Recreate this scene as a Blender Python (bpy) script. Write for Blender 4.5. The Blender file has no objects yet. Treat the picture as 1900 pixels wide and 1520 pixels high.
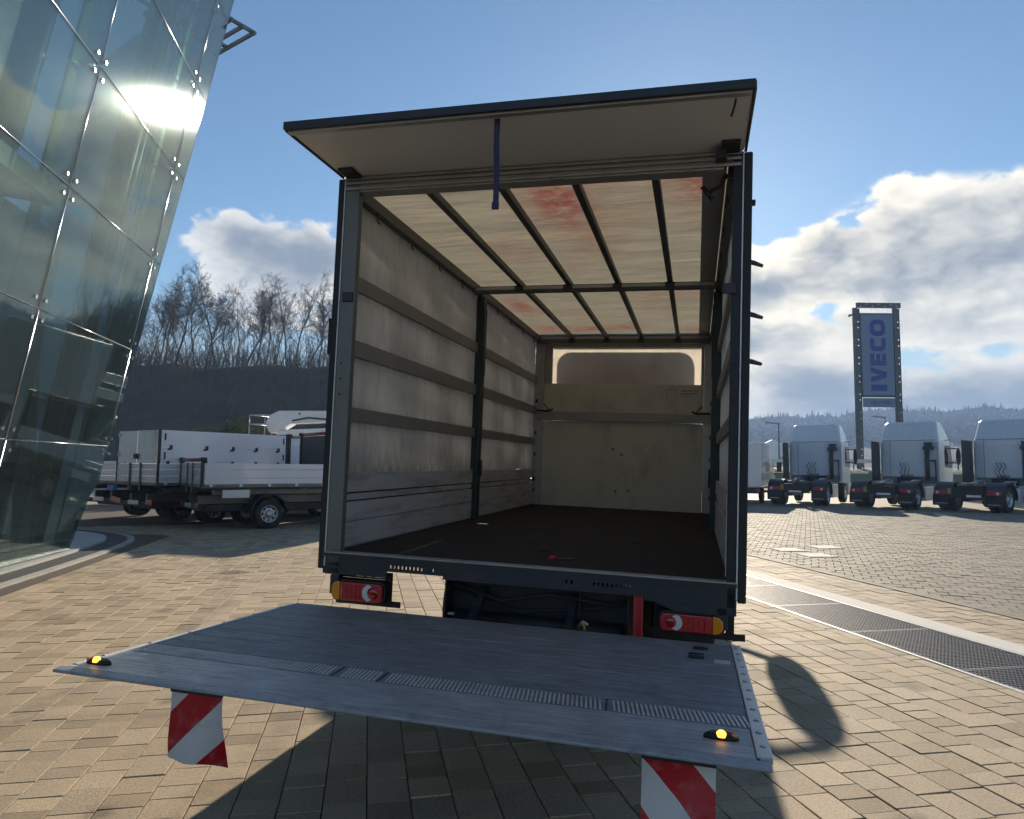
import bpy, bmesh, math, random
from mathutils import Vector, Matrix
random.seed(7)
R_ = math.radians
sc = bpy.context.scene
COL = sc.collection

# ------------------------------------------------------------------ camera
cam_d = bpy.data.cameras.new('camera'); cam_d.sensor_width = 36.0; cam_d.lens = 1317.0/1900*36
cam_d.clip_start = 0.05; cam_d.clip_end = 6000
cam = bpy.data.objects.new('camera', cam_d); COL.objects.link(cam); sc.camera = cam
def cam_axes(yaw, pitch, roll):
    f = Vector((math.sin(yaw)*math.cos(pitch), math.cos(yaw)*math.cos(pitch), math.sin(pitch)))
    r = Vector((math.cos(yaw), -math.sin(yaw), 0)); u = r.cross(f)
    c, s = math.cos(roll), math.sin(roll)
    return c*r+s*u, -s*r+c*u, f
CAMP = Vector((1.077, -4.116, 1.603))
cr, cu, cf = cam_axes(R_(-14.648), R_(4.6), R_(0.5))
cam.matrix_world = Matrix(((cr.x, cu.x, -cf.x, CAMP.x), (cr.y, cu.y, -cf.y, CAMP.y), (cr.z, cu.z, -cf.z, CAMP.z), (0, 0, 0, 1)))
def proj(p):
    d = Vector(p)-CAMP; w = d.dot(cf)
    if w < 0.05: return None
    return 950+1317*d.dot(cr)/w, 760-1317*d.dot(cu)/w, w

# ------------------------------------------------------------------ render / exposure
sc.view_settings.view_transform = 'Standard'; sc.view_settings.look = 'None'
sc.view_settings.gamma = 1.0; sc.view_settings.exposure = 0.7
sc.view_settings.use_curve_mapping = False
sc.render.engine = 'CYCLES'
sc.cycles.use_denoising = True
sc.cycles.use_adaptive_sampling = True; sc.cycles.adaptive_threshold = 0.03
sc.cycles.max_bounces = 8; sc.cycles.diffuse_bounces = 5; sc.cycles.glossy_bounces = 4
sc.cycles.transparent_max_bounces = 16; sc.cycles.transmission_bounces = 6
sc.cycles.caustics_reflective = False; sc.cycles.caustics_refractive = False

# ------------------------------------------------------------------ node helper
class NT:
    def __init__(s, tree): s.t = tree; s.t.nodes.clear()
    def put(s, sock, v):
        if v is None: return
        if hasattr(v, 'is_output'): s.t.links.new(v, sock)
        else:
            if isinstance(v, (tuple, list)) and sock.type == 'RGBA' and len(v) == 3: v = (*v, 1)
            sock.default_value = v
    def n(s, typ, props=None, **ins):
        nd = s.t.nodes.new('ShaderNode'+typ)
        for k, v in (props or {}).items(): setattr(nd, k, v)
        for k, v in ins.items():
            key = k.replace('_', ' ')
            s.put(nd.inputs[int(k[1:])] if (k[0] == 'i' and k[1:].isdigit()) else nd.inputs[key], v)
        return nd
    def m(s, op, a, b=None, c=None, clamp=False):
        nd = s.t.nodes.new('ShaderNodeMath'); nd.operation = op; nd.use_clamp = clamp
        for i, v in enumerate((a, b, c)): s.put(nd.inputs[i], v)
        return nd.outputs[0]
    def vm(s, op, a, b=None, out=0):
        nd = s.t.nodes.new('ShaderNodeVectorMath'); nd.operation = op
        s.put(nd.inputs[0], a); s.put(nd.inputs[1], b); return nd.outputs[out]
    def ramp(s, fac, stops, interp='LINEAR'):
        nd = s.t.nodes.new('ShaderNodeValToRGB'); e = nd.color_ramp; e.interpolation = interp
        while len(e.elements) < len(stops): e.elements.new(0.5)
        for el, (p, c) in zip(e.elements, stops):
            el.position = p; el.color = (c, c, c, 1) if isinstance(c, (int, float)) else (*c[:3], 1)
        s.put(nd.inputs[0], fac); return nd.outputs[0]
    def step(s, v, a, b):
        nd = s.t.nodes.new('ShaderNodeMapRange'); nd.interpolation_type = 'SMOOTHSTEP'; nd.clamp = True
        s.put(nd.inputs[0], v); nd.inputs[1].default_value = a; nd.inputs[2].default_value = b
        return nd.outputs[0]
    def mix(s, f, a, b, blend='MIX'):
        nd = s.t.nodes.new('ShaderNodeMix'); nd.data_type = 'RGBA'; nd.blend_type = blend
        s.put(nd.inputs[0], f); s.put(nd.inputs[6], a); s.put(nd.inputs[7], b); return nd.outputs[2]
    def noise(s, vec, scale, detail=4, rough=.55, dist=0, out='Fac'):
        nd = s.n('TexNoise', Scale=scale, Detail=detail, Roughness=rough, Distortion=dist)
        if vec is not None: s.put(nd.inputs['Vector'], vec)
        return nd.outputs[out]

# ------------------------------------------------------------------ world: sky with a belt of cumulus
SUN_AZ, SUN_EL = R_(-1.5), R_(20.0)
SUN = Vector((math.sin(SUN_AZ)*math.cos(SUN_EL), math.cos(SUN_AZ)*math.cos(SUN_EL), math.sin(SUN_EL)))
world = bpy.data.worlds.new('World'); sc.world = world; world.use_nodes = True
w = NT(world.node_tree)
sky = w.n('TexSky', dict(sky_type='NISHITA', sun_disc=False, sun_elevation=SUN_EL, sun_rotation=SUN_AZ, altitude=250, air_density=1.0, dust_density=0.15, ozone_density=1.6))
tc = w.n('TexCoord'); D = tc.outputs['Generated']
sep = w.n('SeparateXYZ', Vector=D)
az = w.m('MULTIPLY', w.m('ARCTAN2', sep.outputs[0], sep.outputs[1]), 57.2958)
el = w.m('MULTIPLY', w.m('ARCSINE', sep.outputs[2]), 57.2958)
def blob(a, e, sa, se, amp):
    da = w.m('DIVIDE', w.m('SUBTRACT', az, a), sa); de = w.m('DIVIDE', w.m('SUBTRACT', el, e), se)
    q = w.m('ADD', w.m('MULTIPLY', da, da), w.m('MULTIPLY', de, de))
    return w.m('MULTIPLY', w.m('EXPONENT', w.m('MULTIPLY', q, -1.0)), amp)
BLOBS = [(18, 14.0, 12, 3.0, .86), (14.8, 18.4, 2.6, 2.4, .52), (20.5, 18.0, 4, 1.6, .40), (9.5, 16.3, 2.6, 1.8, .40), (5.0, 13.4, 3.6, 2.4, .62), (6, 9.6, 5, 1.7, .55), (19, 9.8, 6, 1.7, .58), (7.5, 6.4, 5, 1.7, .88), (20, 5.6, 8, 1.8, .74), (14, 3.9, 14, 1.5, .70),
         (-33.0, 15.4, 5.0, 2.9, .98), (-37.0, 17.2, 2.6, 1.7, .50), (-29, 15.8, 3, 2.0, .5), (-32, 11.5, 9, 1.6, .35), (-1, 16.5, 4.5, 2.6, .5), (-8, 12, 7, 3, .6), (1, 9, 6, 2, .45), (-16, 17, 5, 3, .5),
         (38, 11, 9, 5, .6), (62, 14, 14, 5, .7), (-62, 13, 10, 4, .6), (-95, 10, 16, 5, .6), (100, 12, 16, 6, .6), (140, 9, 18, 5, .6), (-140, 11, 18, 6, .6), (178, 8, 12, 4, .5)]
cov = None
for b in BLOBS:
    o = blob(*b); cov = o if cov is None else w.m('ADD', cov, o)
def density(vec, cv):
    v = w.vm('MULTIPLY', vec, (1, 1, 1.8))
    v = w.vm('ADD', v, w.vm('MULTIPLY', w.vm('SUBTRACT', w.noise(v, 12.0, 2, .6, 0, 'Color'), (.5, .5, .5)), (.05, .05, .04)))
    a = w.noise(v, 7.0, 3, .55, 0)
    b = w.m('SUBTRACT', .62, w.m('MULTIPLY', w.m('ABSOLUTE', w.m('SUBTRACT', w.noise(v, 13.0, 2, .5, 0), .5)), 3.4))
    c = w.noise(v, 38.0, 4, .68, 0)
    f = w.m('ADD', w.m('MULTIPLY', w.m('SUBTRACT', a, .5), 1.25), w.m('MULTIPLY', b, .34)); f = w.m('ADD', f, w.m('MULTIPLY', w.m('SUBTRACT', c, .5), .45))
    return w.m('ADD', f, w.m('SUBTRACT', cv, .36))
d0 = density(D, cov)
d1 = density(w.vm('ADD', D, (0.0, 0.0, 0.048)), cov)
alpha = w.step(d0, 0.0, 0.20)
thick = w.m('ADD', w.m('MULTIPLY', d0, .25), w.m('MULTIPLY', d1, .85))
shade = w.m('POWER', w.step(thick, 0.0, 0.95), .9)
sun_d = w.vm('DOT_PRODUCT', D, tuple(SUN), out=1)
near = w.m('POWER', w.m('MAXIMUM', sun_d, 0.0), 10.0)
bright = w.mix(near, (7.4, 7.6, 7.8), (13.5, 12.2, 9.6))
dark = w.mix(near, (2.3, 2.8, 3.5), (2.7, 3.1, 3.6))
ccol = w.mix(shade, bright, dark)
haze_low = w.step(el, 16.0, 1.0)
skyt = w.mix(1.0, sky.outputs[0], (.80,.97,1.06), 'MULTIPLY')
skyc = w.mix(w.m('MULTIPLY', haze_low, .55), skyt, (4.6, 4.9, 4.9))
allc = w.mix(w.m('MULTIPLY', w.m('MULTIPLY', alpha, .97), w.step(cov, .10, .26)), skyc, ccol)
world.cycles.sampling_method = 'MANUAL'; world.cycles.sample_map_resolution = 512
bg = w.n('Background', Color=allc, Strength=0.072)
out = w.n('OutputWorld', Surface=bg.outputs[0])

sun_d_ = bpy.data.lights.new('sun', 'SUN'); sun_d_.energy = 5.0; sun_d_.angle = R_(0.53); sun_d_.color = (1.0, .87, .69)
sun_o = bpy.data.objects.new('sun', sun_d_); COL.objects.link(sun_o)
sun_o.rotation_euler = SUN.to_track_quat('Z', 'Y').to_euler()

def rnd2(a, b_): 
    v_ = math.sin(a*12.9898+b_*78.233)*43758.5453; return v_-math.floor(v_)
def vnoise(x, y):
    i, j = math.floor(x), math.floor(y); fx, fy = x-i, y-j; fx = fx*fx*(3-2*fx); fy = fy*fy*(3-2*fy)
    return (rnd2(i,j)*(1-fx)+rnd2(i+1,j)*fx)*(1-fy)+(rnd2(i,j+1)*(1-fx)+rnd2(i+1,j+1)*fx)*fy
# ------------------------------------------------------------------ mesh helper
class MB:
    def __init__(s): s.v = []; s.f = []; s.sm = []
    def add(s, vs, fs, smooth=False):
        o = len(s.v); s.v += [tuple(p) for p in vs]; s.f += [tuple(i+o for i in f) for f in fs]; s.sm += [smooth]*len(fs); return s
    def box(s, x0, x1, y0, y1, z0, z1, M=None):
        vs = [Vector(p) for p in ((x0,y0,z0),(x1,y0,z0),(x1,y1,z0),(x0,y1,z0),(x0,y0,z1),(x1,y0,z1),(x1,y1,z1),(x0,y1,z1))]
        if M is not None: vs = [M @ p for p in vs]
        return s.add(vs, ((3,2,1,0),(4,5,6,7),(0,1,5,4),(1,2,6,5),(2,3,7,6),(3,0,4,7)))
    def bar(s, a, b, wd, ht, up=(0,0,1)):
        a = Vector(a); b = Vector(b); d = (b-a); L = d.length; d = d/L
        upv = Vector(up)
        if abs(d.dot(upv)) > .98: upv = Vector((0, 1, 0))
        r = d.cross(upv).normalized(); u = r.cross(d)
        M = Matrix(((r.x, d.x, u.x, a.x), (r.y, d.y, u.y, a.y), (r.z, d.z, u.z, a.z), (0,0,0,1)))
        return s.box(-wd/2, wd/2, 0, L, -ht/2, ht/2, M)
    def tube(s, pts, rad, n=6, caps=True):
        pts = [Vector(p) for p in pts]; rs = rad if isinstance(rad, (list, tuple)) else [rad]*len(pts)
        rings = []; vs = []
        prev = None
        for i, p in enumerate(pts):
            d = (pts[min(i+1, len(pts)-1)]-pts[max(i-1, 0)]).normalized()
            ref = prev if prev is not None else (Vector((0,0,1)) if abs(d.z) < .9 else Vector((1,0,0)))
            x = d.cross(ref)
            if x.length < 1e-4: x = d.cross(Vector((0.3,1,0.2)))
            x.normalize(); y = x.cross(d); prev = y
            for k in range(n):
                a = 2*math.pi*k/n; vs.append(p+rs[i]*(math.cos(a)*x+math.sin(a)*y))
        fs = []
        for i in range(len(pts)-1):
            for k in range(n):
                a = i*n+k; b = i*n+(k+1) % n; fs.append((a, b, b+n, a+n))
        s.add(vs, fs, True)
        if caps:
            o = len(s.v)-len(vs); m = len(pts)-1
            s.f += [tuple(o+k for k in range(n))[::-1], tuple(o+m*n+k for k in range(n))]; s.sm += [False, False]
        return s
    def lathe(s, prof, c, axis='x', n=24, flip=False):
        vs = []
        for r, h in prof:
            for k in range(n):
                a = 2*math.pi*k/n; p = (h, r*math.cos(a), r*math.sin(a))
                if axis == 'y': p = (p[1], p[0], p[2])
                if axis == 'z': p = (p[1], p[2], p[0])
                vs.append((p[0]+c[0], p[1]+c[1], p[2]+c[2]))
        fs = []
        for i in range(len(prof)-1):
            for k in range(n):
                a = i*n+k; b = i*n+(k+1) % n; fs.append((a, a+n, b+n, b) if not flip else (a, b, b+n, a+n))
        return s.add(vs, fs, True)
    def prism(s, poly, axis, a, b, M=None):
        n = len(poly); vs = []
        for h in (a, b):
            for (p, q) in poly:
                v = {'x': (h, p, q), 'y': (p, h, q), 'z': (p, q, h)}[axis]; vs.append(Vector(v) if M is None else M @ Vector(v))
        fs = [tuple(range(n))[::-1], tuple(range(n, 2*n))]
        for i in range(n): j = (i+1) % n; fs.append((i, j, j+n, i+n))
        return s.add(vs, fs)
    def loft(s, rings, caps=True, smooth=False):
        n = len(rings[0]); vs = [p for r in rings for p in r]; fs = []
        for i in range(len(rings)-1):
            for k in range(n):
                a = i*n+k; b = i*n+(k+1) % n; fs.append((a, b, b+n, a+n))
        s.add(vs, fs, smooth)
        if caps:
            o = len(s.v)-len(vs); m = len(rings)-1
            s.f += [tuple(o+k for k in range(n))[::-1], tuple(o+m*n+k for k in range(n))]; s.sm += [False]*2
        return s
    def mesh(s, name, mat, bevel=0, seg=2):
        me = bpy.data.meshes.new(name); me.from_pydata(s.v, [], s.f); me.update()
        bm = bmesh.new(); bm.from_mesh(me)
        for f, q in zip(bm.faces, s.sm): f.smooth = q
        bmesh.ops.recalc_face_normals(bm, faces=bm.faces)
        if bevel:
            es = [e for e in bm.edges if len(e.link_faces) == 2 and e.calc_face_angle(0) > .35]
            bmesh.ops.bevel(bm, geom=es, offset=bevel, segments=seg, affect='EDGES', profile=.6, clamp_overlap=True)
        bm.to_mesh(me); bm.free()
        if mat: me.materials.append(mat)
        return me
    def build(s, name, mat, parent=None, bevel=0, seg=2):
        return link(name, s.mesh(name, mat, bevel, seg), parent)
def link(name, data, parent=None):
    o = bpy.data.objects.new(name, data); COL.objects.link(o)
    if parent is not None: o.parent = parent
    return o
def tag(o, label=None, cat=None, group=None, kind=None):
    if label: o['label'] = label
    if cat: o['category'] = cat
    if group: o['group'] = group
    if kind: o['kind'] = kind
    return o
def empty(name, label, cat, loc=(0,0,0), rot=(0,0,0), group=None):
    o = bpy.data.objects.new(name, None); COL.objects.link(o); o.location = loc; o.rotation_euler = rot
    return tag(o, label, cat, group)
def kids(o): return [c for c in COL.objects if c.parent == o]
def copy_tree(o, parent=None):
    c = o.copy(); COL.objects.link(c)
    if parent is not None: c.parent = parent
    for ch in list(o.children): copy_tree(ch, c)
    return c
def bx(name, mat, par, *b, bevel=0.004): return MB().box(*b).build(name, mat, par, bevel)

# ------------------------------------------------------------------ materials
def newmat(name):
    m = bpy.data.materials.new(name); m.use_nodes = True; return m, NT(m.node_tree)
def mat(name, col, rough=.5, metal=0.0, var=.18, scale=3.0, bump=0.0, bscale=80, dirt=None, dscale=2.0, damt=.5, coat=0, spec=.5, stretch=None, emit=None, rvar=.12):
    m, t = newmat(name)
    co = t.n('TexCoord').outputs['Object']
    if stretch: co = t.vm('MULTIPLY', co, stretch)
    n1 = t.noise(co, scale, 6, .6)
    v = t.m('MULTIPLY_ADD', t.m('SUBTRACT', n1, .5), 2*var, 1.0)
    c = t.mix(1.0, (*col, 1), t.n('CombineColor', Red=v, Green=v, Blue=v).outputs[0], 'MULTIPLY')
    if dirt is not None:
        n2 = t.noise(co, dscale, 8, .68, .4)
        c = t.mix(t.m('MULTIPLY', t.step(n2, .45, .72), damt), c, (*dirt, 1))
    r = t.m('MULTIPLY_ADD', t.m('SUBTRACT', t.noise(co, scale*4, 5), .5), 2*rvar, rough, clamp=True)
    p = t.n('BsdfPrincipled', Base_Color=c, Roughness=r, Metallic=metal)
    p.inputs['Specular IOR Level'].default_value = spec
    if coat: p.inputs['Coat Weight'].default_value = coat; p.inputs['Coat Roughness'].default_value = .06
    if emit: p.inputs['Emission Color'].default_value = (*emit[0], 1); p.inputs['Emission Strength'].default_value = emit[1]
    if bump:
        b = t.n('Bump', Strength=bump, Distance=.01, Height=t.noise(co, bscale, 4)); t.put(p.inputs['Normal'], b.outputs[0])
    t.n('OutputMaterial', Surface=p.outputs[0]); return m
def sheet_mat(name, col, trans, dirt=None, damt=.5, dscale=3, stretch=(1,1,1), attr=None, acol=(.6,.12,.08), wr=None):
    m, t = newmat(name)
    co = t.vm('MULTIPLY', t.n('TexCoord').outputs['Object'], stretch)
    n1 = t.noise(co, 2.3, 6, .6); v = t.m('MULTIPLY_ADD', t.m('SUBTRACT', n1, .5), .35, 1.0)
    c = t.mix(1.0, (*col, 1), t.n('CombineColor', Red=v, Green=v, Blue=v).outputs[0], 'MULTIPLY')
    if dirt is not None:
        c = t.mix(t.m('MULTIPLY', t.step(t.noise(co, dscale, 9, .7, .3), .46, .75), damt), c, (*dirt, 1))
    if attr:
        a = t.n('Attribute', dict(attribute_name=attr)).outputs['Fac']
        c = t.mix(t.m('MULTIPLY', a, t.step(t.noise(co, 9, 6, .7), .25, .6)), c, (*acol, 1))
    nb = None
    if wr:
        b = t.n('Bump', Strength=wr[0], Distance=.02, Height=t.noise(t.vm('MULTIPLY', co, wr[1]), 1.0, 3, .5, .6)); nb = b.outputs[0]
    d = t.n('BsdfPrincipled', Base_Color=c, Roughness=.55); tr = t.n('BsdfTranslucent', Color=c)
    if nb: t.put(d.inputs['Normal'], nb); t.put(tr.inputs['Normal'], nb)
    mx = t.n('MixShader', i0=trans, i1=d.outputs[0], i2=tr.outputs[0])
    t.n('OutputMaterial', Surface=mx.outputs[0]); return m

STEEL_DK = mat('dark_steel', (.035,.040,.048), .5, .35, .3, 6, .15, 90, dirt=(.10,.085,.065), damt=.35)
BLACK = mat('black_rubber', (.016,.017,.019), .62, 0, .3, 8, .1, 120)
CHASSIS = mat('chassis_black', (.012,.012,.014), .55, .1, .4, 5, .2, 60, dirt=(.06,.05,.04), damt=.35)
ALU = mat('worn_aluminium', (.36,.365,.36), .42, .35, .14, 4, .08, 50, dirt=(.20,.19,.17), dscale=3, damt=.5, stretch=(1,1,.4))
ALU_LT = mat('bright_aluminium', (.66,.66,.65), .45, .35, .12, 9, .25, 130, dirt=(.32,.31,.29), dscale=9, damt=.6)
LATH = mat('lath_aluminium', (.27,.265,.25), .5, .15, .12, 3, .04, 60, dirt=(.19,.18,.16), dscale=2.5, damt=.5)
BOARD = mat('sideboard_aluminium', (.55,.55,.57), .5, .12, .14, 5, .12, 40, dirt=(.22,.21,.2), dscale=6, damt=.75, stretch=(1,.35,2.5))
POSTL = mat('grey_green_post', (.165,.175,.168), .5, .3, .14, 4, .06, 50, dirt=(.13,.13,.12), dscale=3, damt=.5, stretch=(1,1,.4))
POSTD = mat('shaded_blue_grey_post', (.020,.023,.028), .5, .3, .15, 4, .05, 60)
BOWM = mat('grey_bow_steel', (.085,.09,.088), .5, .25, .2, 5, .05, 80)
POSTM = mat('dark_green_post', (.022,.038,.036), .5, .2, .25, 5, .05, 80)
PLY = mat('cream_plywood', (.50,.48,.40), .55, 0, .12, 2.2, .06, 50, dirt=(.24,.19,.13), dscale=2.4, damt=.5, stretch=(1,1,.6))
FLOORM = mat('dark_ply_floor', (.034,.032,.031), .8, 0, .35, 3, .3, 160, dirt=(.045,.04,.037), dscale=5, damt=.4, spec=.2)
FLAPM = mat('grey_flap_laminate', (.74,.79,.84), .5, 0, .05, 1.5, .02, 40)
RED = mat('red_paint', (.55,.03,.035), .45, 0, .15, 6)
STRAP = mat('violet_strap_webbing', (.045,.045,.11), .8, 0, .25, 30, .4, 300)
def deckmat(name, col, k):
    m, t = newmat(name); co = t.n('TexCoord').outputs['Object']
    s1 = t.noise(t.vm('MULTIPLY', co, (1.2, 14, 14)), 4, 8, .7); s2 = t.noise(co, 7, 8, .7, .5); s3 = t.noise(co, 120, 3, .6)
    f = t.m('ADD', t.m('MULTIPLY', s1, .6), t.m('MULTIPLY', s2, .4))
    c = t.mix(t.step(f, .3, .72), tuple(x*.5 for x in col), tuple(x*1.35 for x in col))
    rr = t.m('MULTIPLY_ADD', s2, .3, .38)
    sc1 = t.noise(t.vm('MULTIPLY', co, (2.5, 60, 60)), 3, 6, .75); c = t.mix(t.m('MULTIPLY', t.step(sc1, .55, .66), .7), c, (.55,.56,.58)); c = t.mix(t.m('MULTIPLY', t.step(t.noise(co, 3.1, 8, .72, .6), .55, .75), .5), c, (.10,.09,.075))
    rib = t.m('SINE', t.m('MULTIPLY', t.n('SeparateXYZ', Vector=co).outputs[1], 2*math.pi/.016))
    hgt = t.m('ADD', t.m('MULTIPLY', rib, k), t.m('MULTIPLY', s3, .5))
    b = t.n('Bump', Strength=.55, Distance=.004, Height=hgt)
    p = t.n('BsdfPrincipled', Base_Color=c, Roughness=rr, Metallic=.3, Normal=b.outputs[0]); t.n('OutputMaterial', Surface=p.outputs[0]); return m
DECK = deckmat('ribbed_deck_aluminium', (.26,.275,.30), 1.0)
RAMP = deckmat('smooth_ramp_aluminium', (.42,.435,.455), .15)
LIPM = mat('lip_aluminium', (.34,.36,.39), .45, .3, .25, 12, .4, 90, dirt=(.14,.13,.12), dscale=10, damt=.6)
AMBER = mat('amber_lens', (.75,.26,.02), .18, 0, .05, 9, coat=.6)
AMBER_ON = mat('amber_lamp_lit', (.8,.35,.04), .3, 0, .05, 9, emit=((1,.42,.04), 3.0))
REDLENS = mat('red_lens', (.42,.008,.012), .14, 0, .08, 20, .3, 260, coat=.7)
REDDARK = mat('deep_red_lens', (.30,.004,.008), .14, 0, .08, 20, coat=.7)
WHITELENS = mat('white_lens', (.62,.66,.66), .15, 0, .05, 20, .2, 220, coat=.6)
WHITE = mat('white_paint', (.84,.85,.86), .25, 0, .04, 2, coat=.7, dirt=(.5,.49,.46), dscale=3, damt=.15)
WHITE_AL = mat('white_sideboard', (.86,.87,.90), .16, 0, .05, 2, .02, 30, coat=.4)
TYRE = mat('tyre_rubber', (.018,.018,.019), .75, 0, .3, 10, .3, 50, dirt=(.07,.06,.05), damt=.4)
RIM = mat('silver_rim', (.55,.56,.58), .35, .6, .1, 6)
GREYCH = mat('grey_chassis', (.20,.20,.19), .5, .3, .2, 5, dirt=(.08,.07,.06), damt=.5)
MESHDK = mat('dark_mesh_panel', (.05,.055,.06), .6, .2, .2, 8)
def flagmat():
    m, t = newmat('red_white_warning_flag'); co = t.n('TexCoord').outputs['Object']
    s = t.n('SeparateXYZ', Vector=co); sg = t.n('Attribute', dict(attribute_name='dir')).outputs['Fac']
    dg = t.m('ADD', t.m('MULTIPLY', s.outputs[0], t.m('MULTIPLY_ADD', sg, 2, -1)), s.outputs[2])
    k = t.m('FRACT', t.m('DIVIDE', t.m('ADD', dg, 10.105), .29)); st = t.m('GREATER_THAN', k, .5)
    n = t.noise(co, 14, 6); c = t.mix(st, (.72,.72,.70), (.52,.012,.02)); c = t.mix(t.m('MULTIPLY', t.step(n, .5, .75), .35), c, (.45,.42,.38))
    p = t.n('BsdfPrincipled', Base_Color=c, Roughness=.4); tr = t.n('BsdfTranslucent', Color=c)
    mx = t.n('MixShader', i0=.2, i1=p.outputs[0], i2=tr.outputs[0]); t.n('OutputMaterial', Surface=mx.outputs[0]); return m
FLAG = flagmat()

# paving
PV_A = R_(-26.0); U = Vector((math.sin(PV_A), math.cos(PV_A), 0)); V = Vector((math.cos(PV_A), -math.sin(PV_A), 0))
def UV(u, v, z=0): return U*u+V*v+Vector((0, 0, z))
def paver_mat(name, c1, c2, c3, dark, objrand):
    m, t = newmat(name); geo = t.n('NewGeometry'); P = geo.outputs['Position']
    rnd = t.m('FRACT', t.m('ADD', geo.outputs['Random Per Island'], t.n('ObjectInfo').outputs['Random'])) if objrand else geo.outputs['Random Per Island']
    base = t.ramp(rnd, [(0, c1), (.45, c2), (.8, c3), (1, tuple(x*.8 for x in c1))])
    big = t.noise(P, .22, 5, .6, .4); mid = t.noise(P, 2.2, 7, .65); fine = t.noise(P, 70, 4, .7); sp = t.noise(P, 210, 2, .6)
    v = t.m('MULTIPLY_ADD', t.m('SUBTRACT', big, .5), .8, 1); v = t.m('MULTIPLY_ADD', t.m('SUBTRACT', mid, .5), .5, v); v = t.m('MULTIPLY_ADD', t.m('SUBTRACT', fine, .5), 1.15, v)
    c = t.mix(1.0, base, t.n('CombineColor', Red=v, Green=v, Blue=v).outputs[0], 'MULTIPLY')
    c = t.mix(t.m('MULTIPLY', t.step(sp, .58, .70), .6), c, (.62,.56,.46)); c = t.mix(t.m('MULTIPLY', t.step(sp, .44, .32), .6), c, dark)
    c = t.mix(t.m('MULTIPLY', t.step(t.noise(P, 1.1, 8, .7, .8), .58, .76), .45), c, dark)
    if objrand:      # tyre tracks, oil drips and a rubbed lane
        sp_ = t.n('SeparateXYZ', Vector=P); wob = t.noise(P, .8, 3, .5)
        for cx, cy, rad, hw, amt in ((-16, -3, 13.2, .11, .30), (-16, -3, 14.9, .11, .28), (9, 14, 11.3, .10, .30), (9, 14, 13.0, .10, .26), (-4.0, 3.0, 3.6, .08, .16)):
            dx = t.m('SUBTRACT', sp_.outputs[0], cx); dy = t.m('SUBTRACT', sp_.outputs[1], cy)
            rr = t.m('SQRT', t.m('ADD', t.m('MULTIPLY', dx, dx), t.m('MULTIPLY', dy, dy)))
            e = t.m('ABSOLUTE', t.m('SUBTRACT', t.m('ADD', rr, t.m('MULTIPLY', wob, .25)), rad+.12))
            c = t.mix(t.m('MULTIPLY', t.m('MULTIPLY', t.step(e, hw*1.7, hw*.5), t.step(t.noise(P, 5, 6, .7), .3, .65)), amt), c, (.07,.06,.05))
        for cx, cy, rad, amt in ((-3.2,1.6,.22,.6),(-4.6,2.6,.16,.5),(-2.4,.1,.10,.5),(2.0,-.4,.14,.45),(-5.6,5.2,.25,.5),(2.6,1.9,.12,.4),(-1.6,-1.3,.09,.5)):
            dd = t.vm('LENGTH', t.vm('SUBTRACT', P, (cx, cy, 0)), out=1)
            c = t.mix(t.m('MULTIPLY', t.step(t.m('ADD', dd, t.m('MULTIPLY', t.noise(P, 9, 5), .2)), rad+.12, rad), amt), c, (.045,.04,.035))
    b = t.n('Bump', Strength=.7, Distance=.004, Height=t.m('ADD', fine, t.m('MULTIPLY', sp, .6)))
    p = t.n('BsdfPrincipled', Base_Color=c, Roughness=t.m('MULTIPLY_ADD', mid, .3, .62), Normal=b.outputs[0]); p.inputs['Specular IOR Level'].default_value = .22
    t.n('OutputMaterial', Surface=p.outputs[0]); return m
PAVER = paver_mat('sand_paver', (.38,.295,.19), (.53,.42,.285), (.43,.345,.24), (.15,.12,.085), True)
BLOCK = paver_mat('worn_lot_block', (.235,.205,.155), (.285,.25,.19), (.205,.18,.14), (.085,.075,.055), False)
CONC = mat('pale_concrete', (.46,.44,.40), .85, 0, .12, 3, .25, 90, dirt=(.25,.23,.2), damt=.5, spec=.15)
GRATE = mat('galvanised_grating', (.14,.15,.165), .55, .5, .2, 4, .1, 60)
COVERM = mat('pale_cover', (.66,.63,.57), .8, 0, .1, 4, .2, 90, spec=.2)
SAND = mat('joint_sand', (.085,.068,.045), .9, 0, .3, 6, .4, 150)

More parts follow.
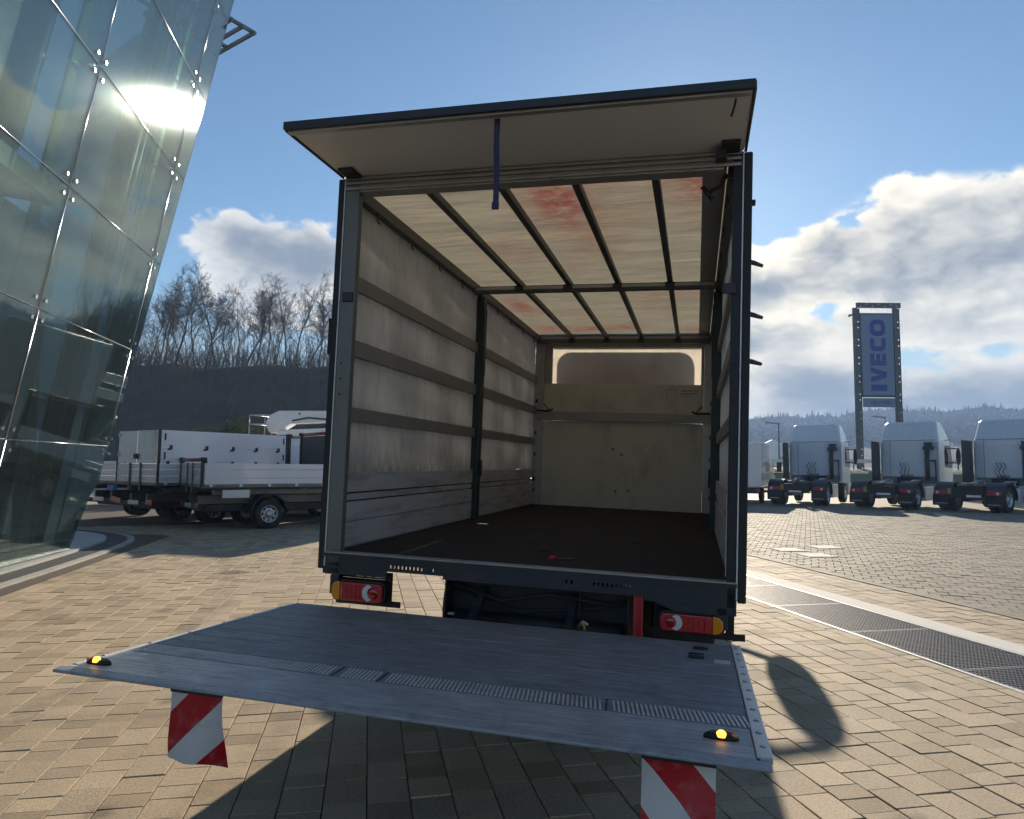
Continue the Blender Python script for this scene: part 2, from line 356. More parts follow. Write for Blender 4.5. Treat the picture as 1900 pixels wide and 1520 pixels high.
def ground_mat():
    m, t = newmat('yard_ground'); P = t.n('NewGeometry').outputs['Position']
    uc = t.vm('DOT_PRODUCT', P, tuple(U), out=1); vc = t.vm('DOT_PRODUCT', P, tuple(V), out=1)
    bv = t.n('CombineXYZ', X=uc, Y=vc)
    def br(c1, c2, mo, bwid, rh, ms, vec):
        nd = t.n('TexBrick', Vector=vec, Color1=(*c1, 1), Color2=(*c2, 1), Mortar=(*mo, 1), Scale=1.0)
        nd.inputs['Mortar Size'].default_value = ms; nd.inputs['Brick Width'].default_value = bwid; nd.inputs['Row Height'].default_value = rh
        return nd.outputs[0]
    pv = br((.45,.34,.205), (.40,.30,.185), (.19,.15,.10), .21, .205, .004, bv.outputs[0])
    lot = br((.27,.22,.15), (.22,.18,.125), (.12,.105,.06), .22, .22, .010, P)
    far = t.mix(t.step(t.noise(P, .05, 6), .4, .6), (.16,.15,.07), (.24,.21,.13))
    yy = t.n('SeparateXYZ', Vector=P).outputs[1]
    c = t.mix(t.step(vc, 6.15, 6.2), pv, lot)
    c = t.mix(t.step(t.m('ADD', yy, t.m('MULTIPLY', t.noise(P, .15, 4), 4)), 42, 44), c, far)
    big = t.noise(P, .25, 6, .6, .5); v = t.m('MULTIPLY_ADD', t.m('SUBTRACT', big, .5), .6, 1)
    c = t.mix(1.0, c, t.n('CombineColor', Red=v, Green=v, Blue=v).outputs[0], 'MULTIPLY')
    b = t.n('Bump', Strength=.5, Distance=.01, Height=t.noise(P, 40, 5, .7))
    p = t.n('BsdfPrincipled', Base_Color=c, Roughness=.75, Normal=b.outputs[0]); t.n('OutputMaterial', Surface=p.outputs[0]); return m
GROUND = ground_mat()

# ------------------------------------------------------------------ setting: ground, paving, lot, grating
g = MB(); g.add([(-900,-200,-.03),(900,-200,-.03),(900,1500,-.03),(-900,1500,-.03)], [(0,1,2,3)])
ground = tag(g.build('ground', GROUND), 'sandy paved yard ground running out to the hills', kind='structure')

def paver_mesh(L, W, h=.025, c=.002):
    a, b = L/2, W/2
    v = [(-a,-b,-h),(a,-b,-h),(a,b,-h),(-a,b,-h),(-a,-b,-c),(a,-b,-c),(a,b,-c),(-a,b,-c),(-a+c,-b+c,0),(a-c,-b+c,0),(a-c,b-c,0),(-a+c,b-c,0)]
    f = [(0,1,5,4),(1,2,6,5),(2,3,7,6),(3,0,4,7),(4,5,9,8),(5,6,10,9),(6,7,11,10),(7,4,8,11),(8,9,10,11)]
    return v, f
paving = tag(link('paving', bpy.data.meshes.new('paving')), 'sand coloured concrete paver yard around the box truck', kind='structure')
_b = MB(); _b.add([tuple(UV(*q, -.018)) for q in ((-7.2,-17.2),(26.2,-17.2),(26.2,6.12),(-7.2,6.12))], [(0,1,2,3)]); paving.data = _b.mesh('paving', SAND)
ANG = math.atan2(U.y, U.x)
rot = Matrix.Rotation(ANG, 4, 'Z')
LEN = (.145, .205, .265)
pav = []
v = -17.0
while v < 3.80:
    u = -7.0 + random.random()*.2
    while u < 26:
        L = random.choice(LEN); cu_ = u+L/2; P = UV(cu_, v+.1025); q = proj(P)
        if q and -260 < q[0] < 2160 and q[1] < 1900 and (P-CAMP).length < 21:
            inside = (P.x+9.0)*V.x+(P.y-6.0)*V.y > 0.45 or P.y > 9.6     # outside the building plinth
            if inside: pav.append((q[2], L, P))
        u += L
    v += .205
# band beyond the grating
v = 5.12
while v < 6.1:
    u = -5.0
    while u < 24:
        L = random.choice(LEN); P = UV(u+L/2, v+.1025); q = proj(P)
        if q and 1100 < q[0] < 2160 and (P-CAMP).length < 21: pav.append((q[2], L, P))
        u += L
    v += .205
def shows(P):
    q = proj(P); return q and -20 < q[0] < 1920 and 900 < q[1] < 1530
pav.sort(key=lambda a: (0 if shows(a[2]) else 1, a[0]))
pm = {}
for L in LEN:
    vv, ff = paver_mesh(L-.006, .199); b = MB(); b.add(vv, ff); pm[L] = b.mesh('paver', PAVER)
for d, L, P in pav[:300]:
    o = link('paver', pm[L], paving); o.location = (P.x, P.y, random.uniform(-.0025, .0025))
    o.rotation_euler = (random.gauss(0, .006), random.gauss(0, .006), ANG+random.gauss(0, .004))
b = MB()
for d, L, P in pav[300:]:
    vv, ff = paver_mesh(L-.006, .199); M = Matrix.Translation((P.x, P.y, random.uniform(-.0025, .0025))) @ Matrix.Rotation(ANG+random.gauss(0,.004), 4, 'Z') @ Matrix.Rotation(random.gauss(0,.006), 4, 'X') @ Matrix.Rotation(random.gauss(0,.006), 4, 'Y')
    b.add([M @ Vector(p) for p in vv], ff)
tag(b.build('far_pavers', PAVER, paving), kind='stuff')

# parking lot blocks
lot = MB(); la = R_(-8)
lot_o = None
b = MB(); n = 0
CL, SL = math.cos(la), math.sin(la)
for i in range(-40, 150):
    for j in range(0, 150):
        x, y = i*.235 + (.1175 if j % 2 else 0), j*.235+2
        P = Vector((CL*x-SL*y, SL*x+CL*y, 0))
        vv_ = P.dot(V)
        if vv_ < 6.17 or vv_ > 24 or P.y > 27: continue
        q = proj(P)
        if not q or not (1250 < q[0] < 2150): continue
        a = .1135; z = random.uniform(-.005, .004)
        M = Matrix.Translation((P.x, P.y, z)) @ Matrix.Rotation(la+random.gauss(0,.03), 4, 'Z')
        vs = [(-a,-a,-.03),(a,-a,-.03),(a,a,-.03),(-a,a,-.03),(-a*.96,-a*.96,0),(a*.96,-a*.96,0),(a*.96,a*.96,0),(-a*.96,a*.96,0)]
        b.add([M @ Vector(p) for p in vs], ((0,1,5,4),(1,2,6,5),(2,3,7,6),(3,0,4,7),(4,5,6,7))); n += 1
tag(b.build('parking_lot_blocks', BLOCK), 'worn grey brown block paving of the parking lot', kind='stuff')
# narrow kerb line between band and lot
b = MB()
for k in range(30): b.box(-5+k*.8, -5+k*.8+.79, 6.10, 6.27, -.03, .010)
M = Matrix(((U.x, V.x, 0, 0), (U.y, V.y, 0, 0), (0, 0, 1, 0), (0, 0, 0, 1)))
b.v = [tuple(M @ Vector(p)) for p in b.v]
tag(b.build('lot_edging', BLOCK), 'flush edging row between paver band and parking lot', kind='structure')
# drainage grating
gr = empty('drain_grating', 'long galvanised steel drain grating strip set in the paving', 'grating')
def uvb(bm): bm.v = [tuple(M @ Vector(p)) for p in bm.v]; return bm
uvb(MB().box(-4.5, 25, 3.84, 4.80, -.03, -.0145)).build('channel_bottom', CHASSIS, gr)
for a0, a1 in ((3.835, 3.865), (4.775, 4.805)): uvb(MB().box(-4.5, 25, a0, a1, -.03, .006)).build('frame_rail', ALU_LT, gr)
for k in range(22):
    u0 = -4.5+k*1.34
    b = MB()
    for i in range(33): b.box(u0+.02+i*.0403, u0+.028+i*.0403, 3.867, 4.773, -.0135, .002)
    for i in range(24): vv_ = 3.89+i*.0375; b.box(u0+.012, u0+1.322, vv_, vv_+.006, -.013, .0)
    b.box(u0+.004, u0+.014, 3.866, 4.774, -.024, .003); b.box(u0+1.318, u0+1.328, 3.866, 4.774, -.024, .003)
    uvb(b).build('grating_panel', GRATE, gr)
ks = tag(uvb(MB().box(-4.5, 25, 4.808, 5.10, -.03, .008)).build('concrete_strip', COVERM, None, .006), 'pale concrete strip running beside the drain grating', kind='structure')
for i, (x, y, lab) in enumerate(((2.80, 11.1, 'pale square concrete cover in the lot, nearest the box truck'), (3.6, 11.85, 'pale square concrete cover in the lot, farthest of three'), (3.2, 10.3, 'pale square concrete cover in the lot, closest of three to the grating'))):
    o = tag(MB().box(-.27,.27,-.27,.27,-.02,.012).build('manhole_cover', COVERM, None, .006), lab, 'cover', 'concrete covers in the parking lot'); o.location = (x, y, 0); o.rotation_euler = (0, 0, R_(20))

# ------------------------------------------------------------------ the box truck
TR = empty('box_truck', 'open curtain sided box truck seen from behind with its tail lift lowered', 'truck', (0,0,0), (R_(.23), R_(1.81), R_(.13)))
L, ZF, ZT = 5.73, 1.02, 3.41
def grid(nu, nv, fn):
    vs = [fn(i/nu, j/nv) for j in range(nv+1) for i in range(nu+1)]
    fs = [(j*(nu+1)+i, j*(nu+1)+i+1, (j+1)*(nu+1)+i+1, (j+1)*(nu+1)+i) for j in range(nv) for i in range(nu)]
    m = MB(); m.add(vs, fs, True); return m
def slotted(m, x0, x1, y0, y1, z0, z1, slots, zs0, zs1):
    """a plate with real slots (list of x ranges) between zs0 and zs1"""
    m.box(x0, x1, y0, y1, z0, zs0); m.box(x0, x1, y0, y1, zs1, z1); c = x0
    for a, e in slots: m.box(c, a, y0, y1, zs0, zs1); c = e
    m.box(c, x1, y0, y1, zs0, zs1); return m
bx('cargo_floor', FLOORM, TR, -1.225, 1.225, .06, L, .955, ZF)
m = MB(); sl = [(-.80+i*.0255, -.80+i*.0255+.012) for i in range(9)]+[(-.52, -.511)]+[(.30+i*.03, .30+i*.03+.013) for i in range(2)]+[(.46+i*.0255, .46+i*.0255+.012) for i in range(9)]
slotted(m, -1.255, 1.245, 0.0, .012, .925, .995, sl, .944, .964)
m.box(-1.255, 1.245, -.015, .058, .995, 1.015)
m.box(-1.255, -.82, 0.0, .012, .885, .9245); m.box(.75, 1.245, 0.0, .012, .885, .9245)
m.box(-.45, .75, 0.0, .012, .905, .9245)
m.prism([(.80,.884),(1.245,.884),(1.245,.84),(.92,.84)], 'y', 0.0, .012)
m.build('rear_sill', STEEL_DK, TR)
bx('sill_lip', ALU, TR, -1.24, 1.24, -.022, .058, 1.0155, 1.0235, bevel=.002)
# corner posts: aluminium post, dark rubber edge, thin bright strip
for s in (-1, 1):
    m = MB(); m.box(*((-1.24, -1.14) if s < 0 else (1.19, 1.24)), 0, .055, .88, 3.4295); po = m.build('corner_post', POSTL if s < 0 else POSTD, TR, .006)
    bx('post_edge_strip', ALU_LT, po, *sorted((s*1.2405, s*1.2485)), -.004, .06, .93, 3.44, bevel=.001)
    bx('rubber_edge', BLACK, po, *sorted((s*1.2490, s*1.295)), 0.0, .13, .91, 3.44, bevel=.01)
    for zz in (2.02, 2.12, 2.22): MB().lathe([(.0, -.003),(.006, -.003),(.006, .0)], (s*1.205, -.001, zz), 'y', 10).build('bolt', CHASSIS, po)
    bx('post_latch', STEEL_DK, po, *sorted((s*1.145, s*1.215)), -.02, .0, 2.62, 2.68)
    m = MB(); m.box(*sorted((s*1.14, s*1.20)), .0, .06, .76, .878); m.build('post_foot', STEEL_DK, TR, .004)
    if s < 0: bx('edge_buffer', BLACK, TR, *sorted((s*1.296, s*1.325)), .02, .16, 2.28, 2.52, bevel=.008)
bx('rear_header', ALU, TR, -1.139, 1.139, .0, .10, 3.345, 3.4445); bx('header_cap', ALU, TR, -1.245, 1.24, .001, .12, 3.4305, 3.4445, bevel=.002); bx('hinge_seal', BLACK, TR, -1.24, 1.235, .0005, .13, 3.4465, 3.476, bevel=.002)
for zz in (3.356, 3.392, 3.422): bx('header_ridge', ALU, TR, -1.232, 1.232, -.018, -.001, zz, zz+.020, bevel=.006)
# raised rear flap (horizontal tail door of the roof)
fl = MB().box(-1.25, 1.245, -.69, .0, 3.446, 3.478).build('roof_flap', FLAPM, TR, .004)
bx('flap_edge', STEEL_DK, fl, -1.262, 1.257, -.712, -.690, 3.440, 3.486, bevel=.006)
bx('flap_trim', ALU, fl, -1.245, 1.24, -.689, -.650, 3.430, 3.4455, bevel=.003)
for s in (-1, 1): bx('flap_side_trim', STEEL_DK, fl, *sorted((s*1.2465+(-.004 if s<0 else 0), s*1.262)), -.689, .0, 3.436, 3.488, bevel=.004)
for s in (-1, 1): bx('hinge_plate', STEEL_DK, TR, *sorted((s*1.12, s*1.22)), -.16, -.02, 3.426, 3.4455, bevel=.004)
bx('hinge_box', STEEL_DK, TR, 1.09, 1.15, -.10, -.03, 3.37, 3.4255)
m = MB(); m.tube([(1.16,.11,3.36),(1.12,.14,3.30),(1.05,.16,3.27)], .012, 8); m.tube([(1.02,.16,3.31),(1.08,.16,3.23)], .014, 8); m.build('header_catch', STEEL_DK, TR)
m = MB()
pts = [(-.04, -.61, 3.446), (-.038, -.615, 3.30), (-.034, -.60, 3.12), (-.032, -.604, 2.985)]
for a, c in zip(pts, pts[1:]): m.bar(a, c, .030, .006, (0,1,0))
m.box(-.05, -.014, -.617, -.603, 2.955, 2.992); m.build('pull_strap', STRAP, TR)
m = MB(); m.tube([(.13,.0,3.35),(.15,-.02,3.335),(.18,-.02,3.335),(.2,.0,3.348)], .003, 6); m.build('wire_end', BLACK, TR)
m = MB(); m.tube([(1.17,-.60,3.445),(1.165,-.61,3.41),(1.15,-.6,3.36)], .006, 6); m.build('cord_end', BLACK, TR)

# roof tarpaulin with stains
stains = [(.55,.9,.15,.3,.25),(-.1,2.2,.15,.3,.2),(.06,.5,.22,.35,.9),(.10,1.0,.25,.45,.55),(.98,.35,.2,.3,.75),(1.05,.8,.2,.35,.35),(.42,.25,.2,.15,.4),(-.55,1.7,.25,.4,.35),(.2,1.7,.2,.35,.35),(-1.0,3.9,.15,.5,.8),(-.95,5.3,.3,.25,.8),(-.4,5.3,.25,.2,.8),(.1,5.2,.25,.25,.7),(.95,5.4,.2,.2,.6),(.55,3.6,.25,.5,.3),(1.0,3.4,.15,.3,.3),(-.45,4.3,.15,.3,.2)]
def roof_pt(a, c):
    x = -1.236+2.472*a; y = .125+5.765*c
    z = 3.430+.010*(vnoise(x*1.7+.6*vnoise(x*2,y), y*5.0)-.5)+.0045*(vnoise(x*3.2+9, y*17+2.5*x)-.5)+.002*(vnoise(x*7+3, y*40)-.5)
    return (x, y, z)
rm = grid(70, 240, roof_pt)
TARP = sheet_mat('cream_roof_tarpaulin', (.68,.59,.42), .38, dirt=(.46,.39,.27), damt=.45, dscale=2.2, attr='stain', acol=(.58,.17,.13), wr=(.30, (3.5, 20.0, 1)))
ro = rm.build('roof_tarpaulin', TARP, TR)
at = ro.data.attributes.new('stain', 'FLOAT', 'POINT')
for i, vtx in enumerate(ro.data.vertices):
    x, y, _ = vtx.co; at.data[i].value = min(1, sum(k*math.exp(-((x-a)/sx)**2-((y-c)/sy)**2) for a, c, sx, sy, k in stains))
for s in (-1, 1):
    bx('roof_side_rail', BOWM, TR, *sorted((s*1.165, s*1.222)), .10, L, 3.325, 3.405)
    bx('outer_top_rail', ALU, TR, *sorted((s*1.2235, s*1.262)), .13, L, 3.34, 3.45)
    for i in range(9):
        y = .35+i*.62; m = MB(); m.tube([(s*1.17, y, 3.33),(s*1.175, y, 3.27),(s*1.16, y+.01, 3.25)], .006, 6); m.build('curtain_hook', STEEL_DK, TR)
bx('roof_valance', sheet_mat('grey_valance', (.42,.42,.40), .25), TR, 1.02, 1.16, .11, L, 3.418, 3.423, bevel=0)
for x in (-.7035, -.216, .259, .7468):
    bow = bx('roof_bow', BOWM, TR, x-.024, x+.024, .10, L-.02, 3.352, 3.404, bevel=.006)
    for y in (2.60, 5.66): bx('bow_clamp', STEEL_DK, bow, x-.045, x+.045, y-.05, y+.05, 3.300, 3.3505, bevel=.006)
bx('cross_beam', BOWM, TR, -1.16, 1.16, 2.565, 2.635, 3.285, 3.3505); bx('cross_beam', BOWM, TR, -1.16, 1.16, 5.62, 5.69, 3.285, 3.3505)
bx('beam_flange', ALU, TR, -1.15, 1.15, 2.555, 2.5645, 3.31, 3.34, bevel=.002)

# curtain sides with laths, posts and sideboards
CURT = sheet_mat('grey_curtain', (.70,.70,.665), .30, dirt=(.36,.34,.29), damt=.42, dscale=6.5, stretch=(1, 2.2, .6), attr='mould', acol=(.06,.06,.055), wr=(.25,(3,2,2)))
for s in (-1, 1):
    def cp(a, c, s=s):
        y = .06+(L-.06)*a; z = 1.5+1.9*c
        return (s*(1.236+.004*math.sin(y*7+z*2)+.003*math.sin(z*19+y*3)), y, z)
    cm = grid(90, 50, cp); co = cm.build('side_curtain', CURT, TR); co.data
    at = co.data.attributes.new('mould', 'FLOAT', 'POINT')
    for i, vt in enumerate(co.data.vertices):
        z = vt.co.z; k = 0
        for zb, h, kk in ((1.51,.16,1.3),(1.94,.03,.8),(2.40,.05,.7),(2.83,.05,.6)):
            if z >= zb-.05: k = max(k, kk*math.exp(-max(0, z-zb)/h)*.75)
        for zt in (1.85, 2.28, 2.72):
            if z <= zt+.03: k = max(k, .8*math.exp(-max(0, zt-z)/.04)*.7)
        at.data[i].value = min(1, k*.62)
    for y0, y1 in ((.06, 2.875), (2.985, L-.02)):
        for z0, z1 in ((2.73, 2.83), (2.29, 2.40), (1.855, 1.95)):
            bx('lath', LATH, TR, *sorted((s*1.196, s*1.228)), y0, y1, z0, z1, bevel=.004)
        for z0, z1 in ((1.03, 1.19), (1.194, 1.322), (1.332, 1.376), (1.386, 1.515)):
            bx('sideboard', BOARD, TR, *sorted((s*(1.200 if z1-z0 > .06 else 1.208), s*1.233)), y0, y1, z0, z1, bevel=.004)
        bx('sideboard_foot', ALU, TR, *sorted((s*1.205, s*1.224)), y0, y1, 1.0215, 1.0295, bevel=.001)
        if y0 < 1:
            bx('board_hinge', ALU_LT, TR, *sorted((s*1.185, s*1.1995)), .07, .10, 1.04, 1.50, bevel=.003)
    mp = bx('centre_post', POSTM, TR, *sorted((s*1.15, s*1.232)), 2.878, 2.982, 1.022, 3.325, bevel=.008)
    bx('post_lock', CHASSIS, mp, *sorted((s*1.13, s*1.1495)), 2.90, 2.96, 1.45, 1.62); bx('post_sleeve', STEEL_DK, mp, *sorted((s*1.142, s*1.1495)), 2.885, 2.975, 2.5, 3.2)
    bx('outer_sideboard', STEEL_DK, TR, *sorted((s*1.2375, s*1.268)), .14, L, .90, 1.49)
    bx('front_post', ALU, TR, *sorted((s*1.10, s*1.235)), L+.001, L+.09, .95, 3.43)
    for z in (1.2, 1.35, 1.7, 2.0, 2.45): bx('hinge', CHASSIS, TR, *sorted((s*1.18, s*1.1955)), 5.66, 5.705, z, z+.05)
# front wall
bx('front_wall_panel', PLY, TR, -1.099, 1.099, L+.02, L+.045, 1.0, 2.205, bevel=.002)
bx('front_wall_panel', PLY, TR, -1.099, 1.099, L+.022, L+.047, 2.335, 2.735, bevel=.002)
bx('front_rail', LATH, TR, -1.19, 1.21, L-.035, L+.0, 2.21, 2.33, bevel=.008)
bx('front_header', ALU, TR, -1.099, 1.099, L+.01, L+.06, 3.25, 3.40); bx('front_cap', ALU, TR, -1.262, 1.262, L+.061, L+.16, 3.262, 3.47)
bx('window_infill', LATH, TR, -1.099, -.99, L+.015, L+.045, 2.736, 3.249); bx('window_infill', LATH, TR, 1.06, 1.099, L+.015, L+.045, 2.736, 3.249)
WINS = sheet_mat('translucent_front_sheet', (.80,.76,.70), .70, dirt=(.55,.47,.38), damt=.3)
bx('front_window', WINS, TR, -.989, 1.059, L+.05, L+.054, 2.70, 3.26, bevel=0)
m = MB()
for z, x0, x1 in ((2.655,.80,1.05),(2.64,.80,1.0),(2.615,.80,1.02),(2.60,.80,.98),(2.57,.80,.95)): m.box(x0, x1, L+.0185, L+.0215, z, z+.006)
m.box(.60, .606, L+.0185, L+.0215, 2.55, 2.67); m.box(.60, .74, L+.0185, L+.0215, 2.67, 2.676); m.box(.735, .741, L+.0185, L+.0215, 2.55, 2.67)
m.build('faded_notice', mat('faded_ink', (.16,.15,.12), .6), TR)
for s, z in ((-1, 2.345), (1, 2.345)):
    m = MB(); m.tube([(s*1.18, L-.02, z),(s*1.0, L-.05, z-.005),(s*.95, L-.04, z+.02)], .014, 6); m.tube([(s*1.0, L-.05, z),(s*1.08, L-.06, z+.09)], .008, 6); m.build('rail_hook', CHASSIS, TR)
m = MB()
for px, pz in ((-.1,1.83),(.02,1.76),(-.05,1.25),(.12,1.27)): m.lathe([(0,-.002),(.018 if pz>1.5 else .010,-.002),(.02,.0)], (px, L+.0195, pz), 'y', 10)
m.build('panel_stain', mat('brown_scuff', (.17,.13,.08), .7), TR)
# outside right latch levers
for y, z in ((.30, 2.90), (.26, 2.57), (.28, 2.29)):
    m = MB(); m.tube([(1.262, y, z), (1.33, y+.06, z-.005), (1.385, y+.11, z-.012)], [.013, .016, .011], 8); m.build('latch_lever', STEEL_DK, TR)
bx('edge_stud', CHASSIS, TR, 1.2955, 1.315, .03, .06, 3.14, 3.17)
# underside
for s in (-1, 1): bx('chassis_rail', CHASSIS, TR, *sorted((s*.36, s*.44)), .25, 7.6, .62, .86)
for i in range(10): bx('floor_bearer', CHASSIS, TR, -1.22, 1.22, .80+i*.50, .88+i*.50, .865, .952)
lf = bx('lift_frame', CHASSIS, TR, -.44, .66, .16, .30, .50, .90); bx('lift_plate', CHASSIS, lf, -.445, -.435, .03, .6, .52, .905); bx('lift_plate', CHASSIS, lf, .655, .665, .03, .5, .52, .905)
m = MB(); m.tube([(-.40,.12,.66),(.62,.12,.66)], .055, 12); m.tube([(-.2,.15,.62),(-.2,-.1,.66)], .035, 10); m.tube([(.3,.15,.62),(.3,-.1,.66)], .035, 10); m.build('lift_cylinder', CHASSIS, lf)
for s_ in (-.22, .34):
    m = MB(); m.prism([(.10,.86),(.22,.86),(-.22,.70),(-.26,.66),(-.20,.64)], 'x', s_-.02, s_+.02); m.build('lift_arm', STEEL_DK, TR, .004)
m = MB(); m.tube([(-.42,.10,.88),(-.1,.06,.80),(.2,.07,.86),(.6,.09,.82)], .010, 6); m.tube([(-.42,.12,.84),(.0,.09,.74),(.5,.10,.80),(.66,.10,.86)], .008, 6); m.build('hydraulic_hose', BLACK, TR)
m = MB(); m.box(.38,.384,.02,.05,.74,.90); m.box(.32,.384,.02,.05,.74,.744); m.build('plate_bracket', STEEL_DK, TR)
RB = bx('red_lift_arm', RED, TR, .69, .745, .02, .032, .66, .905, bevel=.002); bx('arm_flange', RED, RB, .738, .745, -.03, .0195, .66, .905, bevel=.001)
bx('pivot_clip', ALU, TR, -.41, -.37, .0, .03, .70, .715); m = MB(); m.tube([(.38,.02,.70),(.41,.0,.735),(.44,.0,.72)], .010, 6); m.tube([(.41,.0,.735),(.42,.0,.69)], .008, 6); m.build('grease_cap', mat('straw_plastic', (.5,.42,.2), .5), TR)
for x0, x1, y0, y1, z0, z1 in ((.76, 1.15, .5, 1.3, .50, .86), (-.34, .34, .7, 2.2, .45, .84)): bx('underframe_box', CHASSIS, TR, x0, x1, y0, y1, z0, z1, bevel=.02)
def slot_bracket(x0, x1, name):
    m = MB(); slotted(m, x0, x1, .11, .118, .852, .895, [(x0+.11,x0+.17),(x0+.185,x0+.225),(x0+.24,x0+.31)], .862, .879)
    slotted(m, x0-.02, x1+.10, .11, .118, .685, .722, [(x0+.10,x0+.13),(x0+.16,x0+.195),(x0+.22,x0+.255)], .700, .713)
    m.box(x1-.006, x1+.04, .10, .118, .722, .898); m.box(x0, x0+.012, .11, .118, .722, .852); return m.build(name, CHASSIS, TR)
slot_bracket(-1.19, -.865, 'light_bracket'); slot_bracket(.80, 1.20, 'light_bracket')
def rrect(x0, x1, z0, z1, r, n=5):
    P = []
    for cx, cz, a0 in ((x1-r, z1-r, 0), (x0+r, z1-r, 90), (x0+r, z0+r, 180), (x1-r, z0+r, 270)):
        for k in range(n+1): a = R_(a0+90*k/n); P.append((cx+r*math.cos(a), cz+r*math.sin(a)))
    return P
LENSRIB = None
def half_round(x0, x1, z0, z1, r, side):
    n = 6; P = []
    if side < 0:      # rounded on the left
        for k in range(n+1): a = R_(180-90*k/n); P.append((x0+r+r*math.cos(a), z1-r+r*math.sin(a)))
        P += [(x1, z1), (x1, z0)]
        for k in range(n+1): a = R_(270-90*k/n); P.append((x0+r+r*math.cos(a), z0+r+r*math.sin(a)))
    else:
        P = [(x0, z0), (x0, z1)]
        for k in range(n+1): a = R_(90-90*k/n); P.append((x1-r+r*math.cos(a), z1-r+r*math.sin(a)))
        for k in range(n+1): a = R_(0-90*k/n); P.append((x1-r+r*math.cos(a), z0+r+r*math.sin(a)))
    return P
def lamp(x0, x1, z0, z1, s, lab):
    h = MB().prism(rrect(x0-.012, x1+.012, z0-.012, z1+.012, .045, 8), 'y', .02, .10).build('tail_light', CHASSIS, TR, .006); h['label'] = lab
    w_ = x1-x0; k = x0+w_*.17 if s < 0 else x1-w_*.17; r = .042
    if s < 0: am, rd = half_round(x0, k-.001, z0, z1, r, -1), half_round(k+.001, x1, z0, z1, r*.7, 1)
    else: am, rd = half_round(k+.001, x1, z0, z1, r, 1), half_round(x0, k-.001, z0, z1, r*.7, -1)
    MB().prism(am, 'y', -.006, .019).build('indicator_lens', AMBER, h, .006, 3); MB().prism(rd, 'y', -.008, .019).build('brake_lens', REDLENS, h, .006, 3)
    cz = (z0+z1)/2; hh = (z1-z0)/2*.93; cx = x1-w_*.17 if s < 0 else x0+w_*.17; q = 1 if s < 0 else -1
    ring = [(cx-q*.022+hh*math.cos(R_(a))*-q*.95, cz+hh*math.sin(R_(a))) for a in range(-78, 79, 12)]
    ring += [(cx+hh*.70*math.cos(R_(a))*-q, cz+hh*.74*math.sin(R_(a))) for a in range(78, -79, -12)]
    MB().prism(ring, 'y', -.0115, -.0083).build('reverse_lens', WHITELENS, h, .0012)
    MB().lathe([(.0,-.016),(hh*.4,-.0155),(hh*.60,-.012),(hh*.66,-.0083)], (cx, 0, cz), 'y', 24).build('fog_lens', REDDARK, h)
    for i in range(5): xx_ = (k if s < 0 else x0)+ (w_*.06 if s < 0 else w_*.36)+i*w_*.085; bx('lens_rib', REDDARK, h, xx_, xx_+.003, -.0095, -.0083, z0+.012, z1-.012, bevel=0)
lamp(-1.185, -.84, .728, .842, -1, 'left rear light cluster with amber outer end'); lamp(.84, 1.178, .734, .828, 1, 'right rear light cluster with amber outer end')

# tail-lift platform
y0, zi, y1, zo = -.27, .748, -1.90, .808
SLP = (zo-zi)/(y1-y0)
def zt(y): return zi+(y-y0)*SLP
PF = MB().prism([(y0,zi-.004),(y0,zi-.055),(y0-.9,zt(y0-.9)-.05),(y1+.04,zt(y1)-.022),(y1+.02,zt(y1+.02)-.004)], 'x', -1.245, 1.215).build('lift_platform', STEEL_DK, TR); PF['label'] = 'lowered aluminium tail lift platform with ribbed deck'
edges = [y0-.002, -.43, -.58, -.74, -.90, -1.06, -1.22, -1.34, -1.445]
for a, c in zip(edges, edges[1:]):
    a -= .003; c += .003
    MB().prism([(a, zt(a)), (c, zt(c)), (c, zt(c)-.0035), (a, zt(a)-.0035)], 'x', -1.235, 1.204).build('deck_plank', DECK, PF, .0015, 1)
a, c = -1.448, -1.592
MB().prism([(a, zt(a)-.001), (c, zt(c)-.001), (c, zt(c)-.0035), (a, zt(a)-.0035)], 'x', -1.24, 1.204).build('grip_strip', DECK, PF)
m = MB(); x = -1.22
while x < 1.19:
    if all(abs(x-q) > .02 for q in (-.33, -.14, .72)): m.bar((x, a-.012, zt(a-.012)-.0005), (x+.018, c+.012, zt(c+.012)-.0005), .007, .006)
    x += .0165
m.build('grip_bars', ALU_LT, PF)
for q in (-.33, -.14, .72): m = MB(); m.bar((q, a-.005, zt(a)+.0008), (q+.012, c+.005, zt(c)+.0008), .006, .002); m.build('strip_slot', CHASSIS, PF)
a, c = -1.595, y1+.03
MB().prism([(a, zt(a)), (c, zt(c)), (c, zt(c)-.0035), (a, zt(a)-.0035)], 'x', -1.262, 1.204).build('ramp_plate', RAMP, PF, .0015, 1)
a, c = y1+.028, y1-.012
MB().prism([(a, zt(a)), (c, zt(c)-.006), (c, zt(c)-.017), (a, zt(a)-.020)], 'x', -1.290, 1.245).build('front_lip', LIPM, PF, .003)
ep = MB().prism([(y0-.01, zt(y0)+.006), (y1+.055, zt(y1+.055)+.006), (y1+.055, zt(y1)-.02), (y0-.01, zi-.05)], 'x', 1.206, 1.252).build('side_plate', ALU_LT, PF, .003)
for i in range(12): yy = -.36-i*.128; MB().lathe([(0,.0035),(.009,.003),(.011,0)], (1.229+random.uniform(-.006,.006), yy, zt(yy)+.006), 'z', 12).build('rivet', ALU, ep)
ep = MB().prism([(y0-.01, zt(y0)+.003), (y1+.055, zt(y1+.055)+.003), (y1+.055, zt(y1)-.02), (y0-.01, zi-.05)], 'x', -1.268, -1.243).build('side_plate', ALU_LT, PF, .003)
